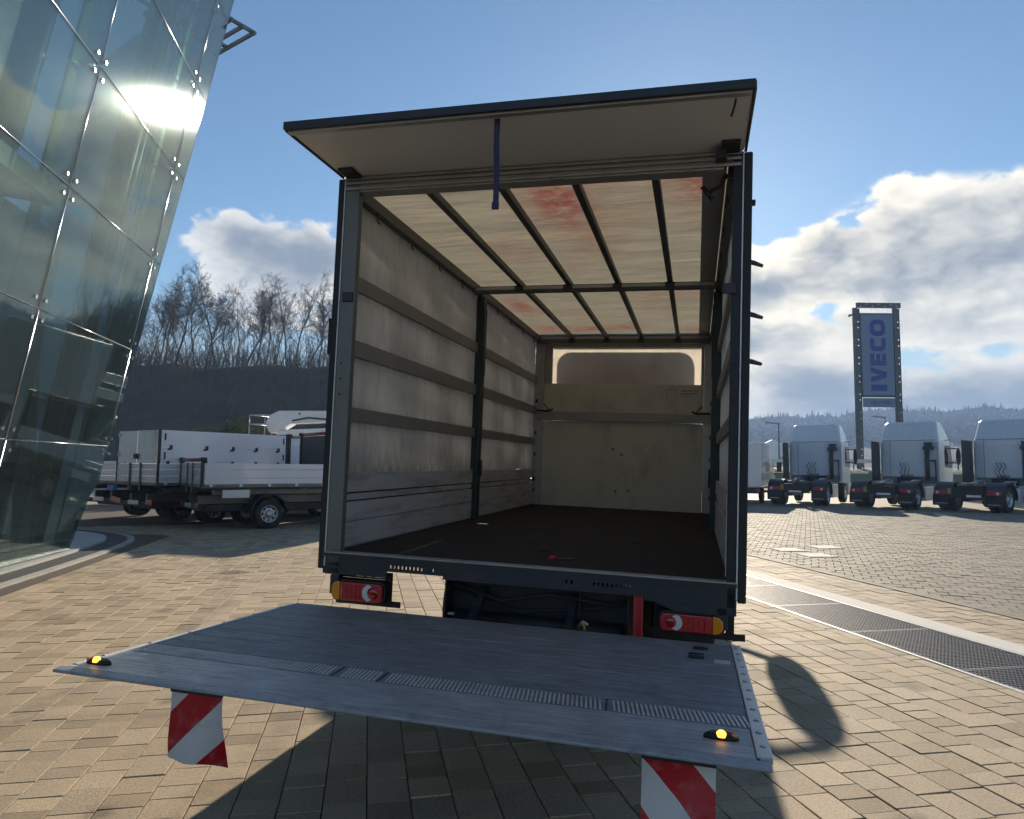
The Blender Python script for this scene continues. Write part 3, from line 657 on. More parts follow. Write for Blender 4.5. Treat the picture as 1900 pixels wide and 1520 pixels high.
for i in range(6): yy = -.46-i*.25; MB().lathe([(0,.0035),(.007,.003),(.008,0)], (-1.255, yy, zt(yy)+.003), 'z', 12).build('rivet', ALU, ep)
for x, y in ((-1.19, -1.80), (1.11, -1.72)):
    s = -1 if x < 0 else 1
    hb = MB().loft([[(x+.055*math.cos(t)*k, y+.024*math.sin(t)*k, zt(y)+h) for t in [i*math.pi/8 for i in range(16)]] for k, h in ((1,.0),(.95,.010),(.7,.018))], True, True).build('platform_lamp', CHASSIS, PF)
    MB().loft([[(x+.016*math.cos(t)*k, y-.012+.013*math.sin(t)*k, zt(y)+h) for t in [i*math.pi/8 for i in range(16)]] for k, h in ((1,.010),(.9,.022),(.5,.028))], True, True).build('lamp_lens', AMBER_ON, hb)
    bx('lamp_reflector', AMBER, hb, x+.04*s-.009, x+.04*s+.009, y-.012, y+.012, zt(y)+.009, zt(y)+.0195, bevel=.003)
for x, y in ((1.02, -.44), (1.0, -.56), (1.0, -.64)): m = MB(); m.tube([(x, y, zt(y)+.004), (x+.07, y+.005, zt(y)+.004)], .010 if y > -.5 or y < -.6 else .004, 8); m.build('deck_pin', CHASSIS, PF)
bx('deck_sticker', ALU_LT, PF, 1.115, 1.185, -.70, -.645, zt(-.67)-.0, zt(-.67)+.0035, bevel=0)
def flag(x0, x1, d, h, curl):
    def fp(a, c):
        x = x0+(x1-x0)*a; t = c; zz = .775-h*t - (.018*max(0, a-.55)**2*8*t*t if curl else 0); yy = -1.86-.02*math.sin(a*3.1)*t + .005*math.sin(a*9+t*7)*t + (.05*(max(0, a-.45)**2)*t*t*4 if curl else .014*math.sin(t*4+a*2)+.006*math.sin(a*11+t*5)*t)
        return (x, yy, zz)
    f = grid(14, 18, fp).build('warning_flag', FLAG, PF)
    at = f.data.attributes.new('dir', 'FLOAT', 'POINT')
    for q in at.data: q.value = d
    bx('flag_clamp', STEEL_DK, f, x0, x1, -1.868, -1.855, .765, .782, bevel=.002)
    return f
flag(-.805, -.592, 0.0, .245, True)['label'] = 'red and white striped flag under the left platform edge'
flag(.875, 1.092, 1.0, .28, False)['label'] = 'red and white striped flag under the right platform edge'

# wheels of a vehicle (shared mesh data), axis = local x
def wheel_meshes(r, wd, name):
    t = MB(); t.lathe([(r*.60,-wd/2),(r*.80,-wd/2*1.03),(r*.95,-wd/2*.92),(r,-wd/2*.7),(r,wd/2*.7),(r*.95,wd/2*.92),(r*.80,wd/2*1.03),(r*.60,wd/2)], (0,0,0), 'x', 32)
    for k in range(40):
        a = 2*math.pi*k/40; M = Matrix.Rotation(a, 4, 'X'); t.box(-wd/2*.72, wd/2*.72, -.008, .008, r-.004, r+.006, M)
    q = MB(); q.lathe([(r*.61,-wd/2*.95),(r*.60,wd/2*.95),(r*.57,wd/2*.98),(r*.545,wd/2*.85),(r*.50,wd/2*.3),(r*.30,wd/2*.55),(r*.22,wd/2*.62),(r*.20,wd/2*.95),(r*.12,wd/2*1.0),(.0,wd/2*1.0)], (0,0,0), 'x', 28)
    hl = MB()
    for k in range(8):
        a = 2*math.pi*k/8; hl.lathe([(.0,.0),(.035*r/.37,.0),(.035*r/.37,-.01)], (wd/2*.46, r*.40*math.cos(a), r*.40*math.sin(a)), 'x', 10)
    for k in range(6):
        a = 2*math.pi*(k+.5)/6; hl.lathe([(.012,-.01),(.012,.02),(.0,.02)], (wd/2*.6, r*.25*math.cos(a), r*.25*math.sin(a)), 'x', 6)
    return t.mesh('tyre', TYRE), q.mesh('rim', RIM), hl.mesh('wheel_nuts', CHASSIS)
def put_wheel(wm, par, x, y, r, name='wheel'):
    o = link(name, wm[0], par); o.location = (x, y, r)
    if x < 0: o.rotation_euler = (0, 0, math.pi)
    link('rim', wm[1], o); link('wheel_nuts', wm[2], o); return o
WM = wheel_meshes(.385, .22, 'truck')
for s in (-1, 1):
    dz = s*.03
    for x in (.94, .69): w_ = put_wheel(WM, TR, s*x, 2.05, .385+dz)
    put_wheel(WM, TR, s*.92, 6.75, .385+dz)
m = MB(); m.tube([(-.9,2.05,.385),(.9,2.05,.385)], .06, 10); m.lathe([(.0,-.16),(.15,-.1),(.18,0),(.15,.1),(.0,.16)], (0,2.05,.40), 'y', 16); m.build('rear_axle', CHASSIS, TR)
# cab
prof = [(6.0,.62),(6.0,2.55),(6.1,2.66),(7.1,2.68),(7.45,2.50),(7.85,1.55),(8.02,1.38),(8.05,.55),(7.2,.55),(7.18,.80),(6.95,.92),(6.55,.92),(6.33,.80),(6.3,.62)]
CABW = 1.02
cab = MB().prism(prof, 'x', -CABW, CABW).build('cab', WHITE, TR, .04, 3)
GLASS_DK = mat('dark_window_glass', (.02,.025,.028), .06, 0, .1, 2, spec=.8, coat=.5)
MB().prism([(6.55,1.55),(6.62,2.35),(7.1,2.4),(7.38,2.28),(7.68,1.55)], 'x', -CABW-.006, CABW+.006).build('side_window', GLASS_DK, cab, .004)
m = MB(); m.add([(-.92,7.50,2.44),(.92,7.50,2.44),(.97,7.865,1.60),(-.97,7.865,1.60),(-.92,7.47,2.43),(.92,7.47,2.43),(.97,7.83,1.59),(-.97,7.83,1.59)], ((0,1,2,3),(7,6,5,4),(0,4,5,1),(1,5,6,2),(2,6,7,3),(3,7,4,0))); m.build('windscreen', GLASS_DK, cab)
sp = rrect(-.94, .96, 2.655, 3.27, .20, 7)
rings = [[(p[0]*k, 6.02+dy, 2.66+(p[1]-2.66)*h) for p in sp] for k, dy, h in ((1,0,1),(1,.18,.99),(.95,.7,.62),(.85,1.15,.15))]
MB().loft(rings, True, False).build('roof_deflector', WHITE, TR, .0)
for s in (-1, 1):
    mh = MB().loft([[(s*(1.56+.18*k*math.cos(t)), 7.46+dy, 2.22+.37*k*math.copysign(abs(math.sin(t))**.7, math.sin(t))) for t in [2*math.pi*i/18 for i in range(18)]] for k, dy in ((.8,0),(1,.03),(1,.12),(.75,.17))], True, True).build('wing_mirror', BLACK, TR)
    m = MB(); m.tube([(s*1.0,7.45,2.50),(s*1.25,7.52,2.64),(s*1.55,7.52,2.58)], .04, 8); m.tube([(s*1.0,7.55,1.75),(s*1.3,7.55,1.80),(s*1.55,7.52,1.92)], .035, 8); m.build('mirror_arm', BLACK, mh)
# red strap and wood bits lying on the cargo floor
m = MB(); m.tube([(.13,.34,1.035),(.15,.35,1.036),(.17,.37,1.034)], [.010,.014,.010], 8)
o = tag(m.build('red_buckle', RED), 'small red plastic buckle lying on the dark truck floor', 'buckle'); o.parent = None; o.matrix_world = Matrix.Rotation(R_(1.81), 4, 'Y') @ Matrix.Rotation(R_(.23), 4, 'X')
m = MB(); m.tube([(.175,.37,1.030),(.21,.39,1.031),(.235,.41,1.029)], .007, 6); m.tube([(.235,.41,1.029),(.26,.40,1.034),(.29,.43,1.028)], .005, 6)
o = tag(m.build('strap_tail', mat('brown_webbing', (.12,.07,.035), .8)), 'short brown strap tail beside the red buckle', 'strap'); o.matrix_world = Matrix.Rotation(R_(1.81), 4, 'Y') @ Matrix.Rotation(R_(.23), 4, 'X')
for i, (x, y, a, lab) in enumerate(((-.15,1.1,.3,'dark wood splinter on the truck floor, nearest the left wall'),(.02,.75,1.2,'dark wood splinter on the truck floor behind the red buckle'),(.55,1.6,2.0,'dark wood splinter deep on the truck floor at the right'))):
    m = MB(); m.box(-.045,.045,-.008,.008,0,.006); o = tag(m.build('wood_splinter', mat('splinter', (.02,.017,.014), .8) if i == 0 else bpy.data.materials['splinter']), lab, 'splinter', 'splinters on the truck floor')
    o.matrix_world = Matrix.Rotation(R_(1.81), 4, 'Y') @ Matrix.Rotation(R_(.23), 4, 'X') @ Matrix.Translation((x, y, 1.021)) @ Matrix.Rotation(a, 4, 'Z')

# ------------------------------------------------------------------ glass showroom on the left
GB = Vector((-9.807, 6.309, 0)); GA = Vector((-.4088, .9126, 0)); GN = Vector((.9057, .4057, -.1229)).normalized(); GW = GN.cross(GA).normalized()
def FP(s, z, off=0): return GB+GA*s+GW*(z/GW.z)+GN*off
def glass_mat(name, tint, base, rough):
    m, t = newmat(name); co = t.n('TexCoord').outputs['Object']
    fr = t.n('Fresnel', IOR=1.52).outputs[0]
    k = t.m('MULTIPLY_ADD', fr, .46, base, clamp=True)
    bmp = t.n('Bump', Strength=.02, Distance=.05, Height=t.noise(co, .9, 2)).outputs[0]
    g1 = t.n('BsdfGlossy', Color=(.92,.98,.97,1), Roughness=rough, Normal=bmp); g2 = t.n('BsdfGlossy', Color=(.92,.98,.97,1), Roughness=.055, Normal=bmp)
    gg = t.n('MixShader', i0=.38, i1=g1.outputs[0], i2=g2.outputs[0])
    tr = t.n('BsdfTransparent', Color=(*tint, 1)); df = t.n('BsdfDiffuse', Color=(.35,.42,.40,1))
    a = t.n('MixShader', i0=.03, i1=tr.outputs[0], i2=df.outputs[0])
    mx = t.n('MixShader', i0=k, i1=a.outputs[0], i2=gg.outputs[0]); t.n('OutputMaterial', Surface=mx.outputs[0]); return m
GLASS = glass_mat('green_facade_glass', (.52,.595,.59), .03, .008)
FIN = glass_mat('glass_fin', (.62,.72,.67), .05, .05)
CHROME = mat('stainless_steel', (.62,.64,.64), .22, .95, .08, 6)
GSTEEL = mat('grey_green_column', (.30,.36,.33), .35, .25, .08, 1.2)
CREAM = mat('cream_pillar', (.72,.70,.56), .5, 0, .06, 2)
DKWALL = mat('dark_showroom_wall', (.035,.045,.045), .4, 0, .2, 1.0)
INFLOOR = mat('showroom_floor', (.20,.21,.20), .25, 0, .15, 1.5)
LOUV = mat('louvre_metal', (.20,.25,.25), .4, .4, .1, 3)
BLD = empty('glass_showroom', 'leaning green glass showroom corner with steel spider fittings', 'building', (0,0,0))
ROWS = [.06, 1.93, 3.86, 5.80, 7.85, 9.95, 12.2, 14.4]
def m3(z):
    pts = [(0,0.0),(.66,.04),(1.25,.75),(3.55,1.34),(11.5,3.14),(16,4.1)]
    for (a, sa), (b_, sb) in zip(pts, pts[1:]):
        if z <= b_: return sa+(sb-sa)*(z-a)/(b_-a)
MUL = [lambda z: -11.2+.0*z, lambda z: -7.1+.045*z, lambda z: -3.01+.093*z, lambda z: min(.55+.14*z, m3(z)-.02), m3]
def slab(P4, th, name, mt, par):
    n = (P4[1]-P4[0]).cross(P4[-1]-P4[0]).normalized(); m = MB(); k = len(P4)
    m.add([p+n*th/2 for p in P4]+[p-n*th/2 for p in P4], [tuple(range(k)), tuple(range(2*k-1, k-1, -1))]+[(i, i+k, (i+1) % k+k, (i+1) % k) for i in range(k)]); return m.build(name, mt, par)
for c in range(4):
    for r in range(7):
        z0, z1 = ROWS[r], ROWS[r+1]; g_ = .012
        l, rr_ = MUL[c], MUL[c+1]
        if rr_(z0)-l(z0) < .06 and r > 0: continue
        if c == 3 and r == 0: continue
        if c == 2 and r == 0: P4 = [FP(l(z0)+g_, z0), FP(m3(.1)-g_, z0), FP(m3(.66)-g_, .66), FP(m3(1.25)-g_, 1.25), FP(rr_(z1)-g_, z1-g_), FP(l(z1)+g_, z1-g_)]
        else: P4 = [FP(l(z0)+g_, z0+g_), FP(rr_(z0)-g_, z0+g_), FP(rr_(z1)-g_, z1-g_), FP(l(z1)+g_, z1-g_)]
        slab(P4, .02, 'glass_pane', GLASS, BLD)
# return side of the corner (glass turning away from the yard)
RD = Vector((-.92, .38, 0))
for r in range(7):
    z0, z1 = ROWS[r], ROWS[r+1]; a, b_ = FP(m3(z0), z0), FP(m3(z1), z1)
    for k in range(2):
        slab([a+RD*(.02+4*k), a+RD*(3.98+4*k), b_+RD*(3.98+4*k), b_+RD*(.02+4*k)], .02, 'glass_pane', GLASS, BLD)
# glass fins behind the joints, stainless rods along the rows, spider fittings
for c in (1, 2, 3):
    l = MUL[c]
    for r in range(7):
        z0, z1 = ROWS[r]+.02, ROWS[r+1]-.02
        if c == 3 and r == 0: continue
        slab([FP(l(z0), z0, -.04), FP(l(z0), z0, -.44), FP(l(z1), z1, -.44), FP(l(z1), z1, -.04)], .022, 'glass_fin', FIN, BLD)
        m = MB(); m.tube([FP(l(z0), z0, .006), FP(l(z1), z1, .006)], .011, 6); m.build('joint_strip', CHROME, BLD)
for r in range(1, 7):
    z = ROWS[r]
    for c in range(1, 3):
        m = MB(); m.tube([FP(MUL[c](z), z, .012), FP(MUL[c+1](z), z, .012)], .007, 6); m.build('row_strip', CHROME, BLD)
    for c in (1, 2, 3):
        s = MUL[c](z); m = MB()
        for ds, dz in ((.15,.15),(-.15,.15),(.15,-.15),(-.15,-.15)):
            m.tube([FP(s, z, -.13), FP(s+ds*.6, z+dz*.6, -.10), FP(s+ds, z+dz, -.03)], [.022,.018,.014], 8)
            m.tube([FP(s+ds, z+dz, -.03), FP(s+ds, z+dz, .02)], .032, 10)
        m.tube([FP(s, z, -.30), FP(s, z, -.08)], .03, 8); m.build('spider_fitting', CHROME, BLD)
m = MB(); m.tube([FP(MUL[2](2.0), 2.0, -.5), FP(MUL[3](5.8), 5.8, -.9)], .012, 6); m.tube([FP(MUL[2](5.8), 5.8, -.5), FP(MUL[3](9.9), 9.9, -.9)], .012, 6); m.build('brace_cable', CHROME, BLD)
# structure inside
for s0, s1, off, wd in ((.05, 1.9, -.75, .40), (.62, 2.6, -.85, .26), (-3.6, -1.9, -.8, .40)):
    m = MB(); m.tube([FP(s0, 0, off), FP(s1, 14.4, off)], wd/2, 20); m.build('leaning_column', GSTEEL, BLD)
MULL = mat('dark_mullion', (.06,.07,.07), .4, .3, .1, 2)
for c, w1 in ((2, .26), (3, .16)):
    for r in range(7):
        z0, z1 = ROWS[r]+.03, ROWS[r+1]-.03; l = MUL[c]
        if c == 3 and r == 0: continue
        slab([FP(l(z0)+.03, z0, -.46), FP(l(z0)+.03+w1, z0, -.46), FP(l(z1)+.03+w1, z1, -.46), FP(l(z1)+.03, z1, -.46)], .05, 'mullion', MULL if c == 2 else GSTEEL, BLD)
for sx, wd in ((-1.35, .05), (-.75, .035), (.1, .035)):
    m = MB(); m.bar(FP(sx, .1, -.30), FP(sx+1.6, 14.2, -.30), wd, .02); m.build('inner_glazing_bar', ALU_LT, BLD)
cpb = FP(-.62, 0, -.52); MB().box(cpb.x-.10, cpb.x+.10, cpb.y-.10, cpb.y+.10, .05, 5.2).build('pillar', CREAM, BLD, .01)
slab([FP(-11, .05, -.78), FP(-.85, .05, -.78), FP(-.75, 5.4, -.78), FP(-11, 5.4, -.78)], .1, 'inner_wall', DKWALL, BLD)
slab([FP(-11, 6.4, -1.3), FP(-2.3, 6.4, -1.3), FP(-1.4, 14.3, -1.3), FP(-11, 14.3, -1.3)], .1, 'inner_wall', DKWALL, BLD)
bx('wall_sign', WHITE, BLD, *(lambda p: (p.x-.02, p.x+.02, p.y-.15, p.y+.15, .30, .36))(FP(-1.2, .3, -.70)))
slab([FP(-11, 5.75, -.35), FP(-1.9, 5.75, -.35), FP(-2.9, 5.75, -7), FP(-11, 5.75, -7)], .28, 'upper_floor', GSTEEL, BLD)
slab([FP(-11, 0.03, -.03), FP(.0, .03, -.03), FP(1.0, .03, -1.5), FP(1.5, .03, -7), FP(-11, .03, -7)], .04, 'inner_floor', INFLOOR, BLD)
slab([FP(-11, 14.55, .5), FP(3.8, 14.55, .1), FP(4.8, 14.55, -7), FP(-11, 14.55, -7)], .25, 'roof_slab', LOUV, BLD)
slab([FP(-11, .05, -7), FP(-2, .05, -7), FP(-2, 14.4, -7), FP(-11, 14.4, -7)], .2, 'rear_wall', DKWALL, BLD)
# projecting louvre frame at roof corner
bd = Vector((1.29, -.48, 0)).normalized(); bp = Vector((.48, 1.29, 0)).normalized(); E0 = Vector((-11.09, 11.45, 12.6))
for k in range(7):
    st = E0-bp*(.33*k); m = MB(); m.bar(st-bd*.2, st+bd*(1.42+.02*k), .06, .09); m.build('louvre_blade', LOUV, BLD)
for q in (.15, 1.30):
    m = MB(); m.bar(E0+bd*q+bp*.12+Vector((0,0,.085)), E0+bd*q-bp*2.3+Vector((0,0,.085)), .07, .08); m.build('louvre_frame', LOUV, BLD)
for zz, q in ((11.2, .5), (12.9, .9)):
    m = MB(); m.tube([FP(m3(zz)-.05, zz, -.02), E0+bd*q-bp*1.9], .035, 8); m.build('louvre_bracket', LOUV, BLD)
# plinth, dark drain band, kerb round the building foot
KERB = [(-5.2,-1.5),(-6.6,1.1),(-7.61,3.2),(-8.33,4.75),(-9.1,6.3),(-9.87,7.75),(-10.45,8.6),(-11.3,9.35),(-12.5,9.85),(-14.2,10.25),(-17.5,10.6)]
def off(poly, d):
    o = []
    for i, p in enumerate(poly):
        a = Vector(poly[max(i-1,0)]); b_ = Vector(poly[min(i+1,len(poly)-1)]); t = (b_-a).normalized(); o.append((p[0]-t.y*d, p[1]+t.x*d))
    return o
def smooth(poly, n=3):
    for _ in range(n):
        q = [poly[0]]
        for a, b_ in zip(poly, poly[1:]): q += [(a[0]*.75+b_[0]*.25, a[1]*.75+b_[1]*.25), (a[0]*.25+b_[0]*.75, a[1]*.25+b_[1]*.75)]
        poly = q+[poly[-1]]
    return poly
KS = smooth(KERB)
def ribbon(p, q, z0, z1, name, mt, lab):
    m = MB(); n = len(p); vs = [(*a, z1) for a in p]+[(*a, z1) for a in q]+[(*a, z0) for a in p]+[(*a, z0) for a in q]
    fs = []
    for i in range(n-1): fs += [(i, i+1, n+i+1, n+i), (2*n+i, 2*n+i+1, i+1, i), (n+i, n+i+1, 3*n+i+1, 3*n+i)]
    m.add(vs, fs); return tag(m.build(name, mt), lab, kind='structure')
DRAIN = mat('dark_drain_gravel', (.045,.045,.047), .8, 0, .4, 30, .8, 160)
PLIN = mat('grey_stone_plinth', (.40,.40,.39), .6, 0, .12, 2.5, .15, 60, dirt=(.22,.22,.21), damt=.4)
ribbon(KS, off(KS, .13), -.03, .014, 'kerb', CONC, 'pale stone kerb curving round the showroom')
ribbon(off(KS, .132), off(KS, .52), -.03, .004, 'drain_band', DRAIN, 'dark gravel drain band inside the kerb')
ribbon(off(KS, .522), off(KS, 3.6), -.03, .045, 'plinth', PLIN, 'pale stone plinth under the glass facade')

# ------------------------------------------------------------------ lettering
def text_mesh(s, size, ext, mt):
    c = bpy.data.curves.new('lettering', 'FONT'); c.body = s; c.size = size; c.extrude = ext; c.align_x = 'CENTER'; c.align_y = 'CENTER'
    o = bpy.data.objects.new('lettering', c); COL.objects.link(o); bpy.context.view_layer.update()
    me = bpy.data.meshes.new_from_object(o.evaluated_get(bpy.context.evaluated_depsgraph_get())); bpy.data.objects.remove(o); me.materials.clear(); me.materials.append(mt); return me

# ------------------------------------------------------------------ light trucks on the left
LW = wheel_meshes(.37, .20, 'light')
HOOK = mat('black_plastic', (.02,.02,.022), .4, 0, .1, 5)
def truck_root(name, label, loc, th, group):
    return empty(name, label, 'truck', (*loc, 0), (0, 0, -R_(th)), group)
def light_chassis(t, Lb, cab=True, cabcol=None):
    for s in (-1, 1): bx('chassis_rail', GREYCH, t, *sorted((s*.36, s*.44)), .1, Lb+1.9, .62, .82)
    m = MB(); m.tube([(-.95,1.65,.37),(.95,1.65,.37)], .06, 8); m.build('rear_axle', CHASSIS, t)
    for s in (-1, 1):
        for x in (.93, .70): put_wheel(LW, t, s*x, 1.65, .37)
        put_wheel(LW, t, s*.88, Lb+1.35, .37)
        arc = [(1.65+.47*math.cos(R_(a)), .40+.47*math.sin(R_(a))) for a in range(10, 171, 16)]; arc2 = [(1.65+.43*math.cos(R_(a)), .40+.43*math.sin(R_(a))) for a in range(170, 9, -16)]
        MB().prism(arc+arc2, 'x', *sorted((s*.58, s*1.05))).build('mudguard', BLACK, t)
        bx('side_rail', GREYCH, t, *sorted((s*.80, s*.86)), .3, Lb, .86, .98)
    bb = bx('rear_bumper', CHASSIS, t, -.95, .95, -.02, .06, .50, .62)
    for s in (-1, 1):
        tl = bx('tail_light', REDLENS, bb, *sorted((s*.62, s*.93)), -.05, -.021, .55, .68, bevel=.012)
    bx('number_plate', WHITE, bb, -.26, .26, -.045, -.03, .54, .65)
    bx('underframe_box', CHASSIS, t, -.55, .55, .25, Lb+1.7, .42, .615, bevel=.02)
    if cab:
        y = Lb+.15
        p = [(y,.62),(y,2.12),(y+.15,2.24),(y+.95,2.26),(y+1.15,2.12),(y+1.75,1.42),(y+2.35,1.20),(y+2.50,1.0),(y+2.52,.45),(y+1.75,.45),(y+1.65,.75),(y+1.4,.86),(y+1.0,.86),(y+.75,.75),(y+.68,.55)]
        c = MB().prism(p, 'x', -.97, .97).build('cab', WHITE, t, .05, 3)
        MB().prism([(y+.55,1.34),(y+.42,1.9),(y+.45,2.02),(y+1.08,2.02),(y+1.55,1.40)], 'x', -.976, .976).build('side_window', GLASS_DK, c, .003)
        m = MB(); m.prism([(y+1.2,2.10),(y+1.74,1.46),(y+1.77,1.48),(y+1.23,2.13)], 'x', -.85, .85); m.build('windscreen', GLASS_DK, c)
        for s in (-1, 1): MB().loft([[(s*(1.10+.09*k*math.cos(q)), y+1.5+dy, 1.55+.16*k*math.sin(q)) for q in [2*math.pi*i/12 for i in range(12)]] for k, dy in ((.7,0),(1,.04),(.8,.12))], True, True).build('wing_mirror', BLACK, c)
def boards(t, Lb, zs, w=1.05, front=True):
    for s in (-1, 1):
        for z0, z1 in zs: bx('side_board', WHITE_AL, t, *sorted((s*(w-.03), s*w)), .04, Lb-.04, z0, z1, bevel=.006)
        for i in range(5): bx('board_hinge', WHITE, t, *sorted((s*w*1.0, s*(w+.02))), .18+i*(Lb-.4)/4, .25+i*(Lb-.4)/4, 1.05, 1.13)
    for z0, z1 in zs: bx('rear_board', WHITE, t, -w+.09, w-.09, .0, .03, z0, z1, bevel=.006)
    bx('bed_floor', GREYCH, t, -w, w, .0, Lb, 1.04, 1.115); 
    for s in (-1, 1):
        bx('bed_edge', STEEL_DK, t, *sorted((s*(w-.10), s*w)), -.005, Lb+.005, 1.0, 1.0395)
def red_frame(t, y, w, z0, z1, mesh):
    for s in (-1, 1):
        bx('frame_post', HOOK, t, *sorted((s*(w-.08), s*w)), y-.05, y+.05, z0, z1, bevel=.015)
        bx('post_cap', HOOK, t, *sorted((s*(w-.11), s*(w+.03))), y-.08, y+.08, z1, z1+.10, bevel=.03)
    m = MB(); m.tube([(-w+.1, y, z1+.04), (w-.1, y, z1+.04)], .045, 12); m.build('red_bar', mat('brick_red_bar', (.33,.05,.04), .5) if 'brick_red_bar' not in bpy.data.materials else bpy.data.materials['brick_red_bar'], t)
    if mesh: bx('mesh_panel', MESHDK, t, -w+.09, w-.09, y-.02, y+.02, z0, z1-.02)

A = truck_root('dropside_truck', 'low sided white dropside truck with red tube over its rear gate', (-11.15, 11.05), 37.6, 'white trucks parked beside the showroom')
light_chassis(A, 3.2); ZS = [(1.12,1.26),(1.265,1.47),(1.475,1.62)]
boards(A, 3.2, ZS); red_frame(A, .03, 1.05, 1.05, 1.66, False); red_frame(A, 3.22, 1.05, 1.10, 2.42, True)
for x in (-.28, .24): bx('gate_rib', GREYCH, A, x-.02, x+.02, -.03, -.001, .9, 1.64)
bx('under_skirt', WHITE, A, .95, 1.0, .5, 1.15, .78, .98)
B = truck_root('high_sided_tipper', 'tall sided white tipper truck with black latches on its side', (-13.15, 11.45), 20, 'white trucks parked beside the showroom')
light_chassis(B, 3.95); boards(B, 3.95, [(1.12,1.28),(1.285,1.45),(1.455,1.60)])
for s in (-1, 1):
    bx('tall_side', WHITE_AL, B, *sorted((s*1.02, s*1.05)), .06, 3.88, 1.605, 2.02, bevel=.006); bx('tall_side', WHITE_AL, B, *sorted((s*1.02, s*1.05)), .06, 3.88, 2.025, 2.46, bevel=.006)
    for y in (.0, 3.9): bx('corner_post', HOOK, B, *sorted((s*.99, s*1.045)), y, y+.06, 1.05, 2.47)
    for y in (.30, 1.30, 2.1, 2.85, 3.6):
        m = MB(); m.box(*sorted((s*1.051, s*1.075)), y-.02, y+.06, 1.97, 2.08); m.box(*sorted((s*1.051, s*1.085)), y-.07, y+.02, 1.95, 2.0); m.build('side_latch', HOOK, B, .008)
    for y, z in ((.24,1.60),(1.30,1.60),(2.1,1.60),(2.85,1.60),(3.6,1.60)):
        m = MB(); m.box(*sorted((s*1.051, s*1.078)), y-.03, y+.05, z, z+.07); m.build('side_latch', HOOK, B, .008)
    for y, z in ((.14,2.2),(.14,1.72),(3.78,2.2),(3.78,1.72)): bx('hinge_strap', HOOK, B, *sorted((s*1.051, s*1.066)), y, y+.04, z, z+.18)
    dd = bx('rear_door', WHITE, B, *sorted((s*.01, s*.95)), .0, .035, 1.61, 2.46, bevel=.006)
    for z in (2.36, 1.84): MB().tube([(s*.9,-.03,z),(s*.9,-.001,z)], .04, 10).build('door_hinge', WHITE, dd)
    bx('door_handle', HOOK, dd, *sorted((s*.04, s*.08)), -.05, -.001, 1.72, 1.86)
for x in (-.28, .24): bx('gate_rib', GREYCH, B, x-.025, x+.025, -.035, -.001, .9, 1.62)
red_frame(B, 4.05, 1.02, 1.1, 2.42, False)
C = truck_root('plank_sided_truck', 'half hidden plank sided truck between the glass corner and the tall tipper', (-15.4, 12.6), 16, 'white trucks parked beside the showroom')
light_chassis(C, 3.6); boards(C, 3.6, [(1.12,1.24),(1.26,1.40),(1.42,1.53),(1.55,1.66)])
bx('blue_box', mat('blue_case', (.05,.22,.5), .4), C, .55, .85, -.12, .0, .85, 1.0)
Et = truck_root('boom_lift_truck', 'truck with folded white access boom behind the dropside truck', (-14.9, 20.3), 93, 'white trucks parked beside the showroom')
light_chassis(Et, 8.0); bx('deck', WHITE, Et, -1.02, 1.02, 0, 8.0, 1.03, 1.15); bx('added_shadow_body', WHITE, Et, -1.02, 1.02, 4.9, 7.95, 1.151, 4.5, bevel=.04)  # tall body is added, out of view, to cast the long paving shadow
_before = set(COL.objects)
tur = MB().lathe([(.0,0),(.55,0),(.5,.5),(.42,1.2),(.0,1.2)], (0, 1.2, 1.15), 'z', 24).build('turret', WHITE, Et)
MB().prism([(.2,2.55),(.05,2.75),(.0,3.0),(.15,3.25),(.55,3.42),(4.8,3.34),(4.85,3.0),(1.1,2.90),(.7,2.70)], 'x', .08, .52).build('boom', WHITE, Et, .05, 3)
bo2 = MB().prism([(.4,2.45),(.5,2.68),(4.8,2.78),(4.8,2.46)], 'x', -.45, .45).build('lower_boom', WHITE, Et, .04)
me = text_mesh('CMA', .30, .004, mat('navy_lettering', (.03,.05,.12), .5)); o = link('lettering', me, Et); o.matrix_local = Matrix.Translation((.458, 3.0, 2.63)) @ Matrix(((0,0,1,0),(1,0,0,0),(0,1,0,0),(0,0,0,1)))
m = MB()
for y in (2.45, 3.62): m.box(.453, .459, y-.02, y+.02, 2.61, 2.65)
m.build('lettering_dot', bpy.data.materials['navy_lettering'], Et)
for y in (1.5, 2.8, 4.4): MB().tube([(.52,y,3.28),(.545,y,3.28)], .035, 10).build('boom_bolt', HOOK, Et)
m = MB(); m.tube([(.53,1.2,3.02),(.56,1.9,3.12),(.55,2.6,3.06),(.55,3.6,3.02)], .03, 8); m.build('boom_hose', CHASSIS, Et)
bk = MB()
for z in (2.45, 2.9, 3.25):
    for a, b_ in (((-.7,-.6),(.7,-.6)),((-.7,.1),(.7,.1)),((-.7,-.6),(-.7,.1)),((.7,-.6),(.7,.1))): bk.tube([(*a, z),(*b_, z)], .018, 6)
for x in (-.7,.7):
    for y in (-.6,.1): bk.tube([(x,y,2.4),(x,y,3.25)], .018, 6)
bk.box(-.7,.7,-.6,.1,2.38,2.41); bk.build('work_basket', ALU_LT, Et)

for o in set(COL.objects)-_before:
    if o.parent == Et: o.location.z += .24

